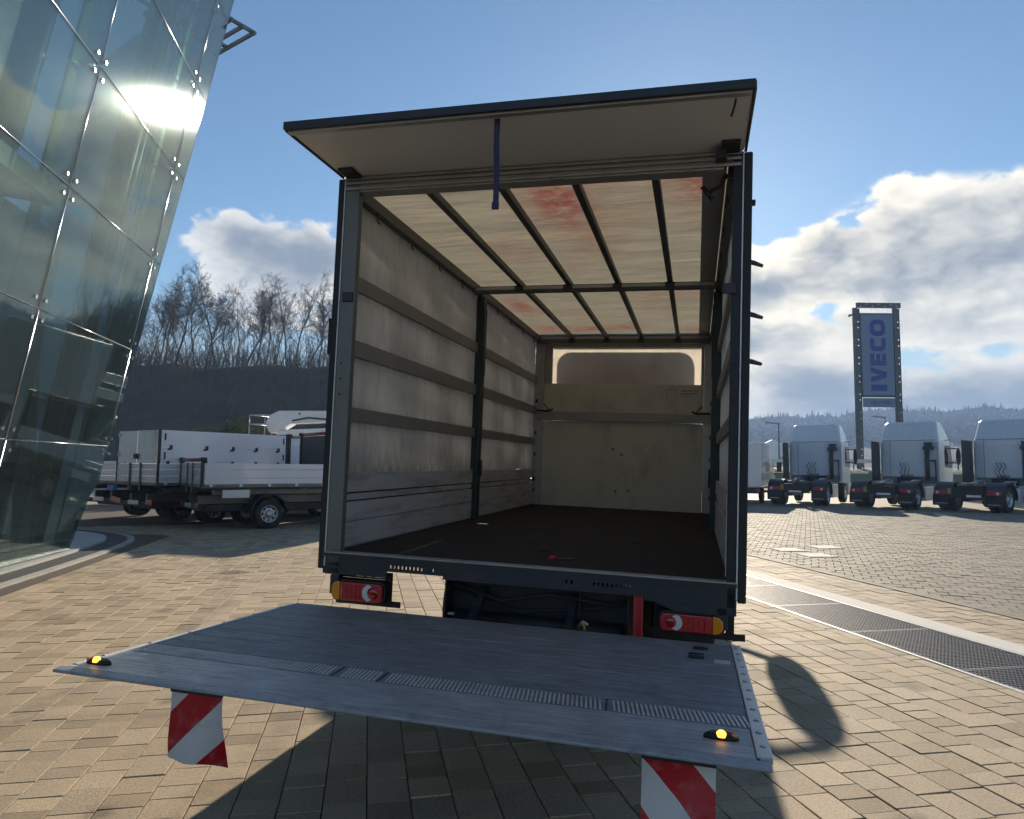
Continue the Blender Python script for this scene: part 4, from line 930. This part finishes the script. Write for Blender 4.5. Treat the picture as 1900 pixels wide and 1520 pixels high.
# ------------------------------------------------------------------ tractor units on the right
TW = wheel_meshes(.50, .29, 'tractor')
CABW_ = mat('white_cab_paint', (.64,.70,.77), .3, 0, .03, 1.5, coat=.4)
FEND = mat('black_fender', (.022,.024,.027), .42, 0, .15, 4)
HOSE = [mat('hose_red', (.35,.03,.03), .5), mat('hose_yellow', (.45,.32,.03), .5), mat('hose_blue', (.03,.09,.35), .5)]
GRIME = mat('road_grime', (.20,.21,.21), .8, 0, .3, 5)
def tractor(label, loc, th, var=0):
    t = empty('tractor_unit', label, 'truck', (*loc, 0), (0, 0, -R_(th)), 'white tractor units parked in the lot')
    W = 1.22
    def ring(z, w_, y0, y1, c=.10): return [(-w_+c,y0,z),(w_-c,y0,z),(w_,y0+c,z),(w_,y1-c*2,z),(w_-c*2,y1,z),(-w_+c*2,y1,z),(-w_,y1-c*2,z),(-w_,y0+c,z)]
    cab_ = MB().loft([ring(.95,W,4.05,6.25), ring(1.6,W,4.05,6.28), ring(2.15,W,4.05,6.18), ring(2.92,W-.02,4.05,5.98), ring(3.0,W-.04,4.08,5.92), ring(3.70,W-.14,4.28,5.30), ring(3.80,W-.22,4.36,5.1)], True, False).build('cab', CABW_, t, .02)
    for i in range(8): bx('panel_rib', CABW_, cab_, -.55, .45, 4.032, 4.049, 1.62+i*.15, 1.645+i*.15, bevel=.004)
    for x in (-.78, .62): bx('panel_seam', GREYCH, cab_, x-.008, x+.008, 4.042, 4.0495, 1.3, 2.92, bevel=0)
    bx('lower_skirt', GRIME, cab_, -1.1, 1.1, 4.036, 4.0492, .98, 1.32, bevel=.004)
    for k in range(3):
        hp = [(-.30+.16*k+.05*math.cos(q*.9+var), 3.94-.10*k*.3+.05*math.sin(q*.9), 1.95-.055*q*(1+.05*var)) for q in range(15)]
        MB().tube(hp, .016, 5).build('air_hose', HOSE[(k+var) % 3], t)
    bx('number_plate', WHITE, t, -.26+.08*var, .26+.08*var, .095, .118, .58-.0*var, .66)
    if var % 2: bx('roof_beacon_bar', AMBER, cab_, -.5, .5, 4.6, 4.75, 3.79, 3.87)
    bx('rear_seam', GREYCH, cab_, -1.1, 1.1, 4.04, 4.049, 2.93, 2.955, bevel=.0)
    for s in (-1, 1):
        MB().prism([(4.85,1.75),(4.85,2.5),(5.0,2.72),(5.75,2.72),(6.02,1.95),(5.95,1.7)], 'x', *sorted((s*1.2205, s*1.235))).build('side_window', GLASS_DK, cab_, .003)
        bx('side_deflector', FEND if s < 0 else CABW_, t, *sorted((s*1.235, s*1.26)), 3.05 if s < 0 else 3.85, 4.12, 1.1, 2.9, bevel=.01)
        mm = MB().loft([[(s*(1.48+.10*k*math.cos(q)), 5.95+dy, 2.25+.42*k*math.sin(q)) for q in [2*math.pi*i/12 for i in range(12)]] for k, dy in ((.8,0),(1,.06),(.8,.2))], True, True).build('wing_mirror', BLACK, t)
        m = MB(); m.tube([(s*1.2,5.9,2.6),(s*1.45,6.0,2.6)], .03, 6); m.tube([(s*1.2,5.9,1.95),(s*1.45,6.0,1.95)], .03, 6); m.build('mirror_arm', BLACK, mm)
        m = MB(); m.bar((s*1.0,5.2,2.97), (s*1.38,5.2,2.97), .22, .03); m.build('roof_wing', BLACK, t)
        arc = [(1.0+.64*math.cos(R_(a)), .55+.60*math.sin(R_(a))) for a in range(-8, 189, 14)]; arc2 = [(1.0+.59*math.cos(R_(a)), .55+.55*math.sin(R_(a))) for a in range(188, -9, -14)]
        fe = MB().prism(arc+arc2, 'x', *sorted((s*.62, s*1.26))).build('fender', FEND, t)
        mf = bx('mud_flap', BLACK, t, *sorted((s*.64, s*1.25)), .28, .30, .22, .62); bx('flap_strip', ALU_LT, mf, *sorted((s*.72, s*1.15)), .272, .279, .30, .32)
        tl = bx('tail_light', REDLENS, t, *sorted((s*.70, s*1.20)), .28, .335, .66, .82, bevel=.015); bx('reverse_lens', WHITELENS, tl, *sorted((s*1.02, s*1.12)), .272, .279, .69, .79)
        for x in (1.06, .74): put_wheel(TW, t, s*x, 1.0, .50)
        put_wheel(TW, t, s*1.03, 5.0, .50)
        bx('chassis_rail', CHASSIS, t, *sorted((s*.36, s*.46)), .25, 6.0, .62, .92)
        bx('cab_step', WHITE, t, *sorted((s*.95, s*1.22)), 5.55, 6.2, .35, .94, bevel=.03)
        m = MB(); m.tube([(s*.55,1.9,1.06),(s*.55,2.6,1.16),(s*.55,3.6,1.16)], .03, 8); m.tube([(s*.55,2.6,.95),(s*.55,2.6,1.16)], .025, 6); m.tube([(s*.55,3.4,.95),(s*.55,3.4,1.16)], .025, 6); m.build('catwalk_rail', ALU_LT, t)
    bx('side_box', WHITE, t, .78, 1.20, 1.95, 3.15, .32, .92, bevel=.03); bx('fuel_tank', GREYCH, t, -1.20, -.55, 1.95, 3.6, .35, .92, bevel=.06)
    bx('catwalk', GREYCH, t, -.5, .5, 2.0, 3.95, .925, .96)
    bx('rear_cross_member', CHASSIS, t, -.60, .60, .12, .24, .55, .95); bx('rear_plate', mat('olive_plate', (.30,.26,.06), .5) if 'olive_plate' not in bpy.data.materials else bpy.data.materials['olive_plate'], t, -.62, -.48, .10, .119, .68, .92)
    fw = MB().prism([(-.42,.5),(-.45,.95),(-.30,1.3),(.30,1.3),(.45,.95),(.42,.5),(.12,.62),(.08,1.0),(-.08,1.0),(-.12,.62)], 'z', 1.0, 1.09).build('fifth_wheel', GREYCH, t); bx('fifth_wheel_stand', CHASSIS, fw, -.5, .5, .7, 1.25, .921, .999)
    m = MB(); m.lathe([(.0,0),(.09,0),(.09,1.4),(.0,1.4)], (.78, 3.9, 1.15), 'z', 14); m.box(.62,1.05,3.85,3.98,2.5,2.66); m.box(.70,1.0,3.83,3.95,2.62,2.84); m.box(.66,1.15,3.87,3.93,2.0,2.06); m.build('air_intake', FEND, t)
    m = MB(); m.tube([(1.1,3.95,1.1),(1.08,3.95,2.05)], .03, 6); m.build('intake_pipe', FEND, t)
    m = MB()
    for k in range(5): m.tube([(-.25+k*.1,3.98,1.4),(-.2+k*.1,3.7,1.18+.04*k),(-.1+k*.05,3.2,1.05)], .022, 6)
    m.box(-.45,.5,3.80,4.03,1.0,1.28); m.build('suzi_hoses', CHASSIS, t)
    return t
tractor('white tractor unit nearest the box truck, beside the tall blue sign', (5.2, 29.6), 20.9, 0)
tractor('white tractor unit in front of the right leg of the tall sign', (8.25, 28.1), 31, 2)
tractor('white tractor unit with cab cut by the right edge of the photo', (11.0, 27.0), 40, 4)
tractor('tractor unit showing only its dark chassis at the right edge', (14.1, 26.6), 46, 3)
# white panel truck just behind the box truck's right edge
Vn = empty('white_panel_truck', 'white panel truck peeping out behind the right side of the box truck', 'truck', (2.9, 31.0, 0), (0, 0, -R_(12)))
bx('cargo_body', WHITE, Vn, -1.05, 1.05, 0, 3.8, .75, 2.85, bevel=.03); bx('bumper', CHASSIS, Vn, -1.0, 1.0, -.06, -.001, .45, .72, bevel=.02)
MB().prism([(3.85,.6),(3.85,2.3),(4.6,2.3),(5.3,1.45),(5.9,1.2),(5.95,.5),(5.4,.5)], 'x', -1.0, 1.0).build('cab', WHITE, Vn, .05)
for s in (-1, 1):
    put_wheel(LW, Vn, s*.93, .9, .37); put_wheel(LW, Vn, s*.88, 5.0, .37); bx('tail_light', REDLENS, Vn, *sorted((s*.8, s*1.0)), -.085, -.062, .5, .68)
    m = MB(); m.tube([(s*1.0,4.7,1.75),(s*1.3,4.75,1.7)], .025, 6); m.box(*sorted((s*1.22, s*1.45)), 4.72, 4.85, 1.45, 1.95); m.build('wing_mirror', BLACK, Vn)

# ------------------------------------------------------------------ dealer pylon
PX0 = Vector((14.03, 60.6, 0)); pdir = Vector((.966, .258, 0))
PY = empty('pylon_sign', 'tall steel frame pylon sign with vertical blue lettering', 'sign', tuple(PX0), (0, 0, math.atan2(pdir.y, pdir.x)))
PSTEEL = mat('pylon_steel', (.10,.115,.115), .5, .4, .2, 2, dirt=(.09,.09,.08), damt=.4)
PANEL = mat('sign_panel', (.15,.23,.38), .4, 0, .05, .5); IVB = mat('sign_blue', (.012,.045,.30), .4, 0, .05, 1); IVN = mat('sign_navy', (.03,.05,.12), .4)
HT = 15.3
def post(x0, x1, y, h=HT):
    m = MB(); c = (x0+x1)/2; hs = .055
    m.box(x0, c-hs, y, y+.06, 0, h); m.box(c+hs, x1, y, y+.06, 0, h); z = 0; k = 0
    zz = .0; hol = []
    q = 1.2
    while q < h-.9: hol += [q, q+.50]; q += 1.55
    for a in hol: m.box(c-hs, c+hs, y, y+.06, zz, a); zz = a+.115
    m.box(c-hs, c+hs, y, y+.06, zz, h); m.box(x0, x0+.03, y+.061, y+.25, 0, h); return m.build('pylon_post', PSTEEL, PY)
post(.0, .30, 0); post(.345, .645, .25); post(3.40, 3.70, 0); post(3.745, 4.04, .25)
tb = MB(); tb.box(.30, 4.04, .0, .2, HT+.02, HT+.45); tb.build('top_beam', PSTEEL, PY)
for i in range(7): MB().lathe([(0,-.01),(.05,-.01),(.05,0)], (.6+i*.52, -.001, HT+.12+(.2 if i % 2 else 0)), 'y', 10).build('beam_disc', WHITE, PY)  # row of small plain white discs on the top beam
pn = bx('sign_panel', PANEL, PY, .66, 3.38, .08, .20, 7.85, 14.75, bevel=.02); bx('panel_frame', PSTEEL, PY, .66, 3.38, .205, .3, 7.70, 14.9)
sb = bx('name_panel', PANEL, PY, .66, 3.38, .08, .2, 6.85, 7.62, bevel=.02)
m = MB(); m.tube([(.1,-.02,14.75),(-.35,-.25,14.6)], .05, 6); m.tube([(-.35,-.25,14.6),(-.55,-.35,14.52)], .10, 8); m.build('sign_floodlight', PSTEEL, PY)
def arcp(cx, cy, rx, ry, a0, a1, n=10, p=.75):
    o = []
    for k in range(n+1):
        a = R_(a0+(a1-a0)*k/n); c, s = math.cos(a), math.sin(a); o.append((cx+rx*math.copysign(abs(c)**p, c), cy+ry*math.copysign(abs(s)**p, s)))
    return o
H = 1.10
Ltr = {'I': ([(0,0),(.45,0),(.45,H),(0,H)], .62), 'V': ([(.0,H),(.36,.0),(.72,.0),(1.08,H),(.70,H),(.54,.42),(.38,H)], 1.20),
 'E': ([(0,0),(.86,0),(.86,.26),(.36,.26),(.36,.43),(.82,.43),(.82,.67),(.36,.67),(.36,.84),(.86,.84),(.86,H),(0,H)], 1.02),
 'C': ([(.94,.30)]+[(.94,.0)]+arcp(.45,.55,.45,.55,270,90,14,.7)[0:]+[(.94,H),(.94,.80)]+[(.62,.82)]+arcp(.55,.55,.20,.27,90,270,8,.7)+[(.62,.28)], 1.10), 'O': (None, 1.2)}
xx = 0; segs = []
for ch in 'IVECO':
    if ch != 'O': segs.append([(p[0]+xx, p[1]) for p in Ltr[ch][0]]); xx += Ltr[ch][1]
    else:
        for a0 in (0, 180):
            o_ = arcp(.6,.55,.6,.55,a0,a0+180,14,.7); i_ = arcp(.6,.55,.26,.27,a0+180,a0,14,.7); segs.append([(p[0]+xx, p[1]) for p in o_+i_])
        xx += 1.2
sc_ = 6.1/xx
for sg in segs:                       # text runs upward: text x -> z, text y -> -x
    MB().prism([(2.02+.55*sc_-p[1]*sc_, 8.22+p[0]*sc_) for p in sg], 'y', .05, .078).build('letter', IVB, pn)
me = text_mesh('TENTORI', .42, .004, IVN); o = link('lettering', me, sb); o.matrix_local = Matrix.Translation((2.1, .074, 7.22)) @ Matrix.Rotation(R_(90), 4, 'X')

# ------------------------------------------------------------------ road bank, guard rail, lamps on the right
GRASSM = mat('winter_grass', (.16,.15,.045), .9, 0, .4, .6, .5, 8, dirt=(.22,.17,.08), dscale=.8, damt=.6)
m = MB(); prof = [(48,-.04),(52,.3),(57,1.5),(60,1.75),(72,1.8),(78,-.04)]
xs = [-30, -10, 2, 10, 25, 45, 80, 140]
for i, x in enumerate(xs):
    for y, z in prof: m.v.append((x, y+.12*x, z))
n = len(prof)
for i in range(len(xs)-1):
    for k in range(n-1): m.f.append((i*n+k, i*n+k+1, (i+1)*n+k+1, (i+1)*n+k)); m.sm.append(True)
tag(m.build('road_bank', GRASSM), 'grassy bank carrying the road behind the lot', kind='structure')
GR = empty('guard_rail', 'long pale guard rail along the road bank behind the tractor units', 'guard rail', (0,0,0))
def gp(x, dy=0): return (x, 58.5+.12*x+dy)
for i in range(36): x = -4+i*1.6; MB().box(x-.05, x+.05, gp(x)[1], gp(x)[1]+.08, 1.6, 2.35).build('rail_post', GREYCH, GR)
m = MB(); m.bar((*gp(-5), 2.30), (*gp(54), 2.30), .06, .30); m.build('rail_beam', ALU_LT, GR)
fn = empty('white_fence', 'row of short white pickets below the guard rail', 'fence')
for i in range(60): x = -2+i*.55; MB().box(x-.16, x+.16, 55.6+.12*x, 55.65+.12*x, 1.30, 1.52).build('picket', WHITE, fn)
m = MB(); m.bar((-2.4, 55.68-.29, 1.4), (31, 55.68+3.72, 1.4), .03, .05); m.build('fence_rail', GREYCH, fn)
def lamp_post(label, x, y, h):
    t = empty('street_lamp', label, 'lamp', (x, y, 0)); m = MB(); m.tube([(0,0,0),(0,0,h*.6),(0,0,h)], [.10,.08,.05], 8); m.build('pole', GREYCH, t)
    m = MB(); m.bar((.1,0,h), (-1.3,0,h+.12), .3, .12); m.build('lamp_head', GREYCH, t)
lamp_post('street lamp between the box truck and the nearest tractor unit', 9.1, 72.5, 6.2)
lamp_post('street lamp above the second tractor cab beside the sign', 20.6, 79.5, 7.2)

# ------------------------------------------------------------------ wooded hillside on the left
HILLM = mat('leaf_litter_slope', (.095,.074,.048), .95, 0, .45, .5, .6, 6, dirt=(.03,.032,.022), dscale=.25, damt=.7)
BARK = mat('grey_bark', (.11,.098,.08), .9, 0, .3, 4, .4, 40)
BRUSH = mat('brush_twigs', (.125,.10,.07), .9, 0, .4, .4)
TWIG = mat('twig_bark', (.10,.088,.07), .9, 0, .3, 4)
LEAF = None
cdir = Vector((.948, .317, 0)).normalized(); cper = Vector((-.317, .948, 0)).normalized(); C0 = Vector((-46, 60.5, 0))
def hill_z(a, p):            # a along the crest, p in front (-) or behind (+)
    t = max(0, min(1, (p+27)/27)); z = 11.4*(t*t*(3-2*t)*.55+t*.45)
    if p > 0: z = 11.4+p*.06
    e = max(0, min(1, (52-a)/22)); e = e*e*(3-2*e)
    return (z+.7*vnoise(a*.3, p*.3)+.5*vnoise(a*.11+9, p*.2))*e-.05
na, npp = 110, 44
vs = []
for i in range(na+1):
    a = -95+i*150/na
    for j in range(npp+1):
        p = -28+j*70/npp; q = C0+cdir*a+cper*p; vs.append((q.x, q.y, hill_z(a, p)))
fs = [(i*(npp+1)+j, i*(npp+1)+j+1, (i+1)*(npp+1)+j+1, (i+1)*(npp+1)+j) for i in range(na) for j in range(npp)]
m = MB(); m.add(vs, fs, True); tag(m.build('wooded_hill', HILLM), 'dark wooded hillside behind the parked trucks', kind='structure')
def bare_tree(seed, H):
    rg = random.Random(seed); tr, cr_ = MB(), MB()
    def grow(p, d, L, r, lev):
        n = 4 if lev < 2 else 3 if lev < 4 else 2
        pts = [p]; rs = [r]
        for k in range(n):
            d = (d+Vector((rg.gauss(0,.14), rg.gauss(0,.14), rg.gauss(.03,.08)))).normalized(); p = p+d*(L/n); pts.append(p); rs.append(max(.009, r*(1-.62*(k+1)/n)))
        (tr if lev == 0 else cr_).tube(pts, rs, 7 if lev == 0 else 5 if lev == 1 else 3, False)
        if lev >= 5: return
        if lev == 0:
            nb = rg.randint(9, 12)
            for k in range(nb):
                f = .36+.62*k/nb; q = pts[0].lerp(pts[-1], f) if False else pts[min(n-1, int(f*n))].lerp(pts[min(n, int(f*n)+1)], f*n-int(f*n))
                a = rg.uniform(0, 6.28); e = rg.uniform(.6, 1.05)+.2*f
                grow(q, Vector((math.cos(a)*math.cos(e), math.sin(a)*math.cos(e), math.sin(e))), L*rg.uniform(.26,.40)*(1.15-.45*f), r*(1-.6*f)*.5, 1)
            grow(pts[-1], d, L*.32, rs[-1], 1)
        else:
            nb = {1: 5, 2: 4, 3: 3, 4: 3}[lev]
            for k in range(nb):
                f = .25+.75*(k+rg.random()*.6)/nb; idx = min(n-1, int(f*n)); q = pts[idx].lerp(pts[idx+1], max(0, min(1, f*n-idx)))
                ax = Vector((rg.gauss(0,1), rg.gauss(0,1), rg.gauss(.25,.6))).normalized(); nd = (d*.9+ax*.75).normalized()
                if nd.z < -.1: nd.z *= -.3
                grow(q, nd, L*rg.uniform(.42,.66), max(.010, rs[idx]*.56), lev+1)
    grow(Vector((0,0,-.4)), Vector((rg.gauss(0,.05), rg.gauss(0,.05), 1)).normalized(), H*.84, H*.012, 0)
    return tr.mesh('trunk', BARK), cr_.mesh('crown', TWIG)
TREES = [bare_tree(100+k, 11) for k in range(6)]
ORD = ['first','second','third','fourth','fifth','sixth','seventh','eighth','ninth','tenth','eleventh','twelfth','thirteenth','fourteenth','fifteenth','sixteenth','seventeenth','eighteenth','nineteenth','twentieth']
def at_px(px, a_off):
    # a point of the crest seen in image column px: walk along the crest line
    best = None
    for i in range(0, 1400):
        a = -90+i*.1; q = C0+cdir*a+cper*a_off; pr = proj((q.x, q.y, 11))
        if pr and (best is None or abs(pr[0]-px) < best[0]): best = (abs(pr[0]-px), a)
    return best[1]
rt = random.Random(5)
pxs = [252, 272, 288, 306, 326, 345, 362, 381, 398, 417, 436, 455, 474, 492, 511, 529, 548, 566, 585, 603]
for k, px in enumerate(pxs):
    p = rt.uniform(-1.5, 3.0); a = at_px(px+rt.uniform(-4,4), p); q = C0+cdir*a+cper*p
    hs = [10.6, 9.2, 11.6, 10.2, 11.9, 9.0, 10.6, 9.6, 11.0, 9.4, 10.4, 10.8, 9.0, 10.9, 8.6, 10.2, 11.2, 9.4, 10.4, 9.6][k]
    t = empty('bare_tree', 'bare winter tree on the hill crest, %s in line from the glass corner' % ORD[k], 'tree', (q.x, q.y, hill_z(a, p)), (0, 0, rt.uniform(0, 6.28)), 'bare trees on the hill crest')
    t.scale = (hs/10.5*rt.uniform(.68,.85),)*2+(hs/10.5*.80,); me = TREES[k % 6]; link('trunk', me[0], t); link('crown', me[1], t)
for k, px in enumerate([-60, 10, 70, 110, 150, 185, 215, 236]):
    p = rt.uniform(-1.5, 3.0); a = at_px(px, p); q = C0+cdir*a+cper*p; hs = rt.uniform(9, 12)
    t = empty('bare_tree', 'bare winter tree glimpsed through the glass facade, %s from the left' % ORD[k], 'tree', (q.x, q.y, hill_z(a, p)), (0, 0, rt.uniform(0, 6.28)), 'bare trees seen through the glass')
    t.scale = (hs/10.5*.72,)*3; me = TREES[(k+2) % 6]; link('trunk', me[0], t); link('crown', me[1], t)
# trees farther back that read only as a thicket, and brush on the slope
b = MB(); rb = random.Random(9)
for k in range(7500):
    a = rb.uniform(-62, 38); p = -26+27*math.sqrt(rb.random()) if k < 5200 else rb.uniform(-3, 14); q = C0+cdir*a+cper*p; z = hill_z(a, p)
    if z < .2: continue
    h = rb.uniform(.8, 2.6) if k < 5200 else rb.uniform(1.5, 6.0)
    d = Vector((rb.gauss(0,.22), rb.gauss(0,.22), 1)).normalized(); base = Vector((q.x, q.y, z-.1))
    b.tube([base, base+d*h*.5+Vector((rb.gauss(0,.08),rb.gauss(0,.08),0)), base+d*h], [.030,.022,.010], 3, False)
    for j in range(4):
        s = base+d*h*rb.uniform(.3,.9); e = s+(d+Vector((rb.gauss(0,.7), rb.gauss(0,.7), rb.gauss(0,.3)))).normalized()*h*rb.uniform(.2,.4); b.tube([s, e], [.016,.008], 3, False)
tag(b.build('brush_thicket', BRUSH), 'leafless brush and saplings covering the hillside', 'brush', kind='stuff')
# evergreen shrubs at the foot of the slope
def leaf_mat(name, c1, c2):
    m, t = newmat(name); r = t.n('NewGeometry').outputs['Random Per Island']; c = t.ramp(r, [(0, c1), (1, c2)])
    p = t.n('BsdfPrincipled', Base_Color=c, Roughness=.55); tr = t.n('BsdfTranslucent', Color=c); mx = t.n('MixShader', i0=.3, i1=p.outputs[0], i2=tr.outputs[0]); t.n('OutputMaterial', Surface=mx.outputs[0]); return m
SHRUB = leaf_mat('evergreen_leaves', (.030,.042,.012), (.075,.085,.025))
for k, (px, dep, wd_, h, lab) in enumerate(((395, 33, 2.0, 3.3, 'small evergreen shrub at the hill foot, leftmost of three'), (432, 33, 2.6, 3.8, 'evergreen shrub at the hill foot, middle of three'), (474, 34, 2.4, 4.2, 'tallest evergreen shrub, beside the folded access boom'))):
    X = CAMP+cf*dep+cr*((px-950)/1317*dep); t = empty('evergreen_shrub', lab, 'shrub', (X.x, X.y, 0), (0,0,0), 'evergreen shrubs at the hill foot'); rg = random.Random(50+k); b = MB(); st = MB()
    for j in range(14):
        a = rg.uniform(0, 6.28); r_ = wd_*.7*rg.random(); st.tube([(0,0,-.05),(math.cos(a)*r_*.5, math.sin(a)*r_*.5, h*.5),(math.cos(a)*r_, math.sin(a)*r_, h*rg.uniform(.6,.95))], [.05,.035,.012], 4, False)
    for j in range(3600):
        cl = rg.randint(0, 40); rc = random.Random(1000*k+cl); a = rc.uniform(0, 6.28); rr = wd_*math.sqrt(rc.random())*.85; hc = .3+(h-.5)*rc.random()*(1-.45*(rr/wd_)**2)
        c = Vector((math.cos(a)*rr, math.sin(a)*rr, hc))+Vector((rg.gauss(0,.22), rg.gauss(0,.22), rg.gauss(0,.2))); s = rg.uniform(.05,.11)
        u_ = Vector((rg.gauss(0,1), rg.gauss(0,1), rg.gauss(0,1))).normalized(); v_ = u_.orthogonal().normalized(); b.add([c-u_*s, c+v_*s*.45, c+u_*s, c-v_*s*.45], [(0,1,2,3)])
    b.build('foliage', SHRUB, t); st.build('stem', BARK, t)

# ------------------------------------------------------------------ far hills on the right
FARM = mat('far_wood', (.030,.038,.022), .95, 0, .5, .02, .0, 1, dirt=(.06,.055,.03), dscale=.012, damt=.6)
vs = []; NA, NR = 150, 16
def far_h(az, rr):
    r0 = (rr-420)/380.0; base = 46+6*vnoise(az*.16+3, 1)+4*vnoise(az*.5, 5)
    return base*max(0, min(1, r0))**.8-1.0
for i in range(NA+1):
    az_ = -30+i*75/NA
    for j in range(NR+1):
        rr = 400+j*480/NR; vs.append((CAMP.x+rr*math.sin(R_(az_)), CAMP.y+rr*math.cos(R_(az_)), far_h(az_, rr)))
fs = [(i*(NR+1)+j, i*(NR+1)+j+1, (i+1)*(NR+1)+j+1, (i+1)*(NR+1)+j) for i in range(NA) for j in range(NR)]
m = MB(); m.add(vs, fs, True); tag(m.build('far_hill', FARM), 'distant wooded hill ridge under the clouds', kind='structure')
b = MB(); rf = random.Random(21)
for k in range(3400):
    az_ = rf.uniform(-2, 26); rr = rf.uniform(520, 850) if k < 2600 else rf.uniform(770, 830); z = far_h(az_, rr); x, y = CAMP.x+rr*math.sin(R_(az_)), CAMP.y+rr*math.cos(R_(az_))
    big = vnoise(az_*1.3, 2.0); h = rf.uniform(3, 6)+ (5*big if rr > 750 else 0); w2 = rf.uniform(2.0, 4.2)
    con = rf.random() < .18
    rings = [[(x+w2*kk*math.cos(q+i_)*rf.uniform(.8,1.15), y+w2*kk*math.sin(q+i_), z+h*hh) for q in [2*math.pi*i/6 for i in range(6)]] for i_, (kk, hh) in enumerate(((.5,0),(1,.35),(.8,.75),(.15,1.0)) if not con else ((.6,.0),(.5,.4),(.25,1.0),(.02,1.6)))]
    b.loft(rings, False, False)
tag(b.build('far_forest', FARM), 'distant forest covering the far ridge', 'forest', kind='stuff')
wa = R_(math.degrees(math.atan((1634-950)/1317))-14.65); WT = empty('water_tower', 'tiny mushroom shaped water tower on the far ridge', 'tower', (CAMP.x+800*math.sin(wa), CAMP.y+800*math.cos(wa), 48))
MB().lathe([(1.6,-6),(1.2,9)], (0,0,0), 'z', 10).build('shaft', GREYCH, WT); MB().lathe([(1.2,8),(4.2,11),(4.4,13.2),(2.4,15),(.0,15.3)], (0,0,0), 'z', 14).build('tank', GREYCH, WT)
hs_ = empty('far_house', 'small white roofed house at the foot of the far hill', 'house', (22, 215, 0)); 
MB().box(-5, 5, -4, 4, 0, 7).build('wall', WHITE, hs_); MB().prism([(-6,7),(0,10),(6,7)], 'y', -4.6, 4.6).build('roof', WHITE, hs_)
for x in (-2.5, 2.5): bx('window', GLASS_DK, hs_, x-.6, x+.6, -4.05, -4.01, 3, 5)

# ------------------------------------------------------------------ winter haze in the valley
hz = MB().box(-880, 880, -190, 1480, -1.2, 75).build('haze', None)
hm = bpy.data.materials.new('valley_haze'); hm.use_nodes = True; ht = NT(hm.node_tree)
pv = ht.n('VolumePrincipled', Color=(.42,.62,1.0,1), Density=.0009); pv.inputs['Anisotropy'].default_value = .1
ht.n('OutputMaterial', Volume=pv.outputs[0]); hz.data.materials.append(hm); tag(hz, 'thin pale winter haze filling the valley', 'haze', kind='stuff')
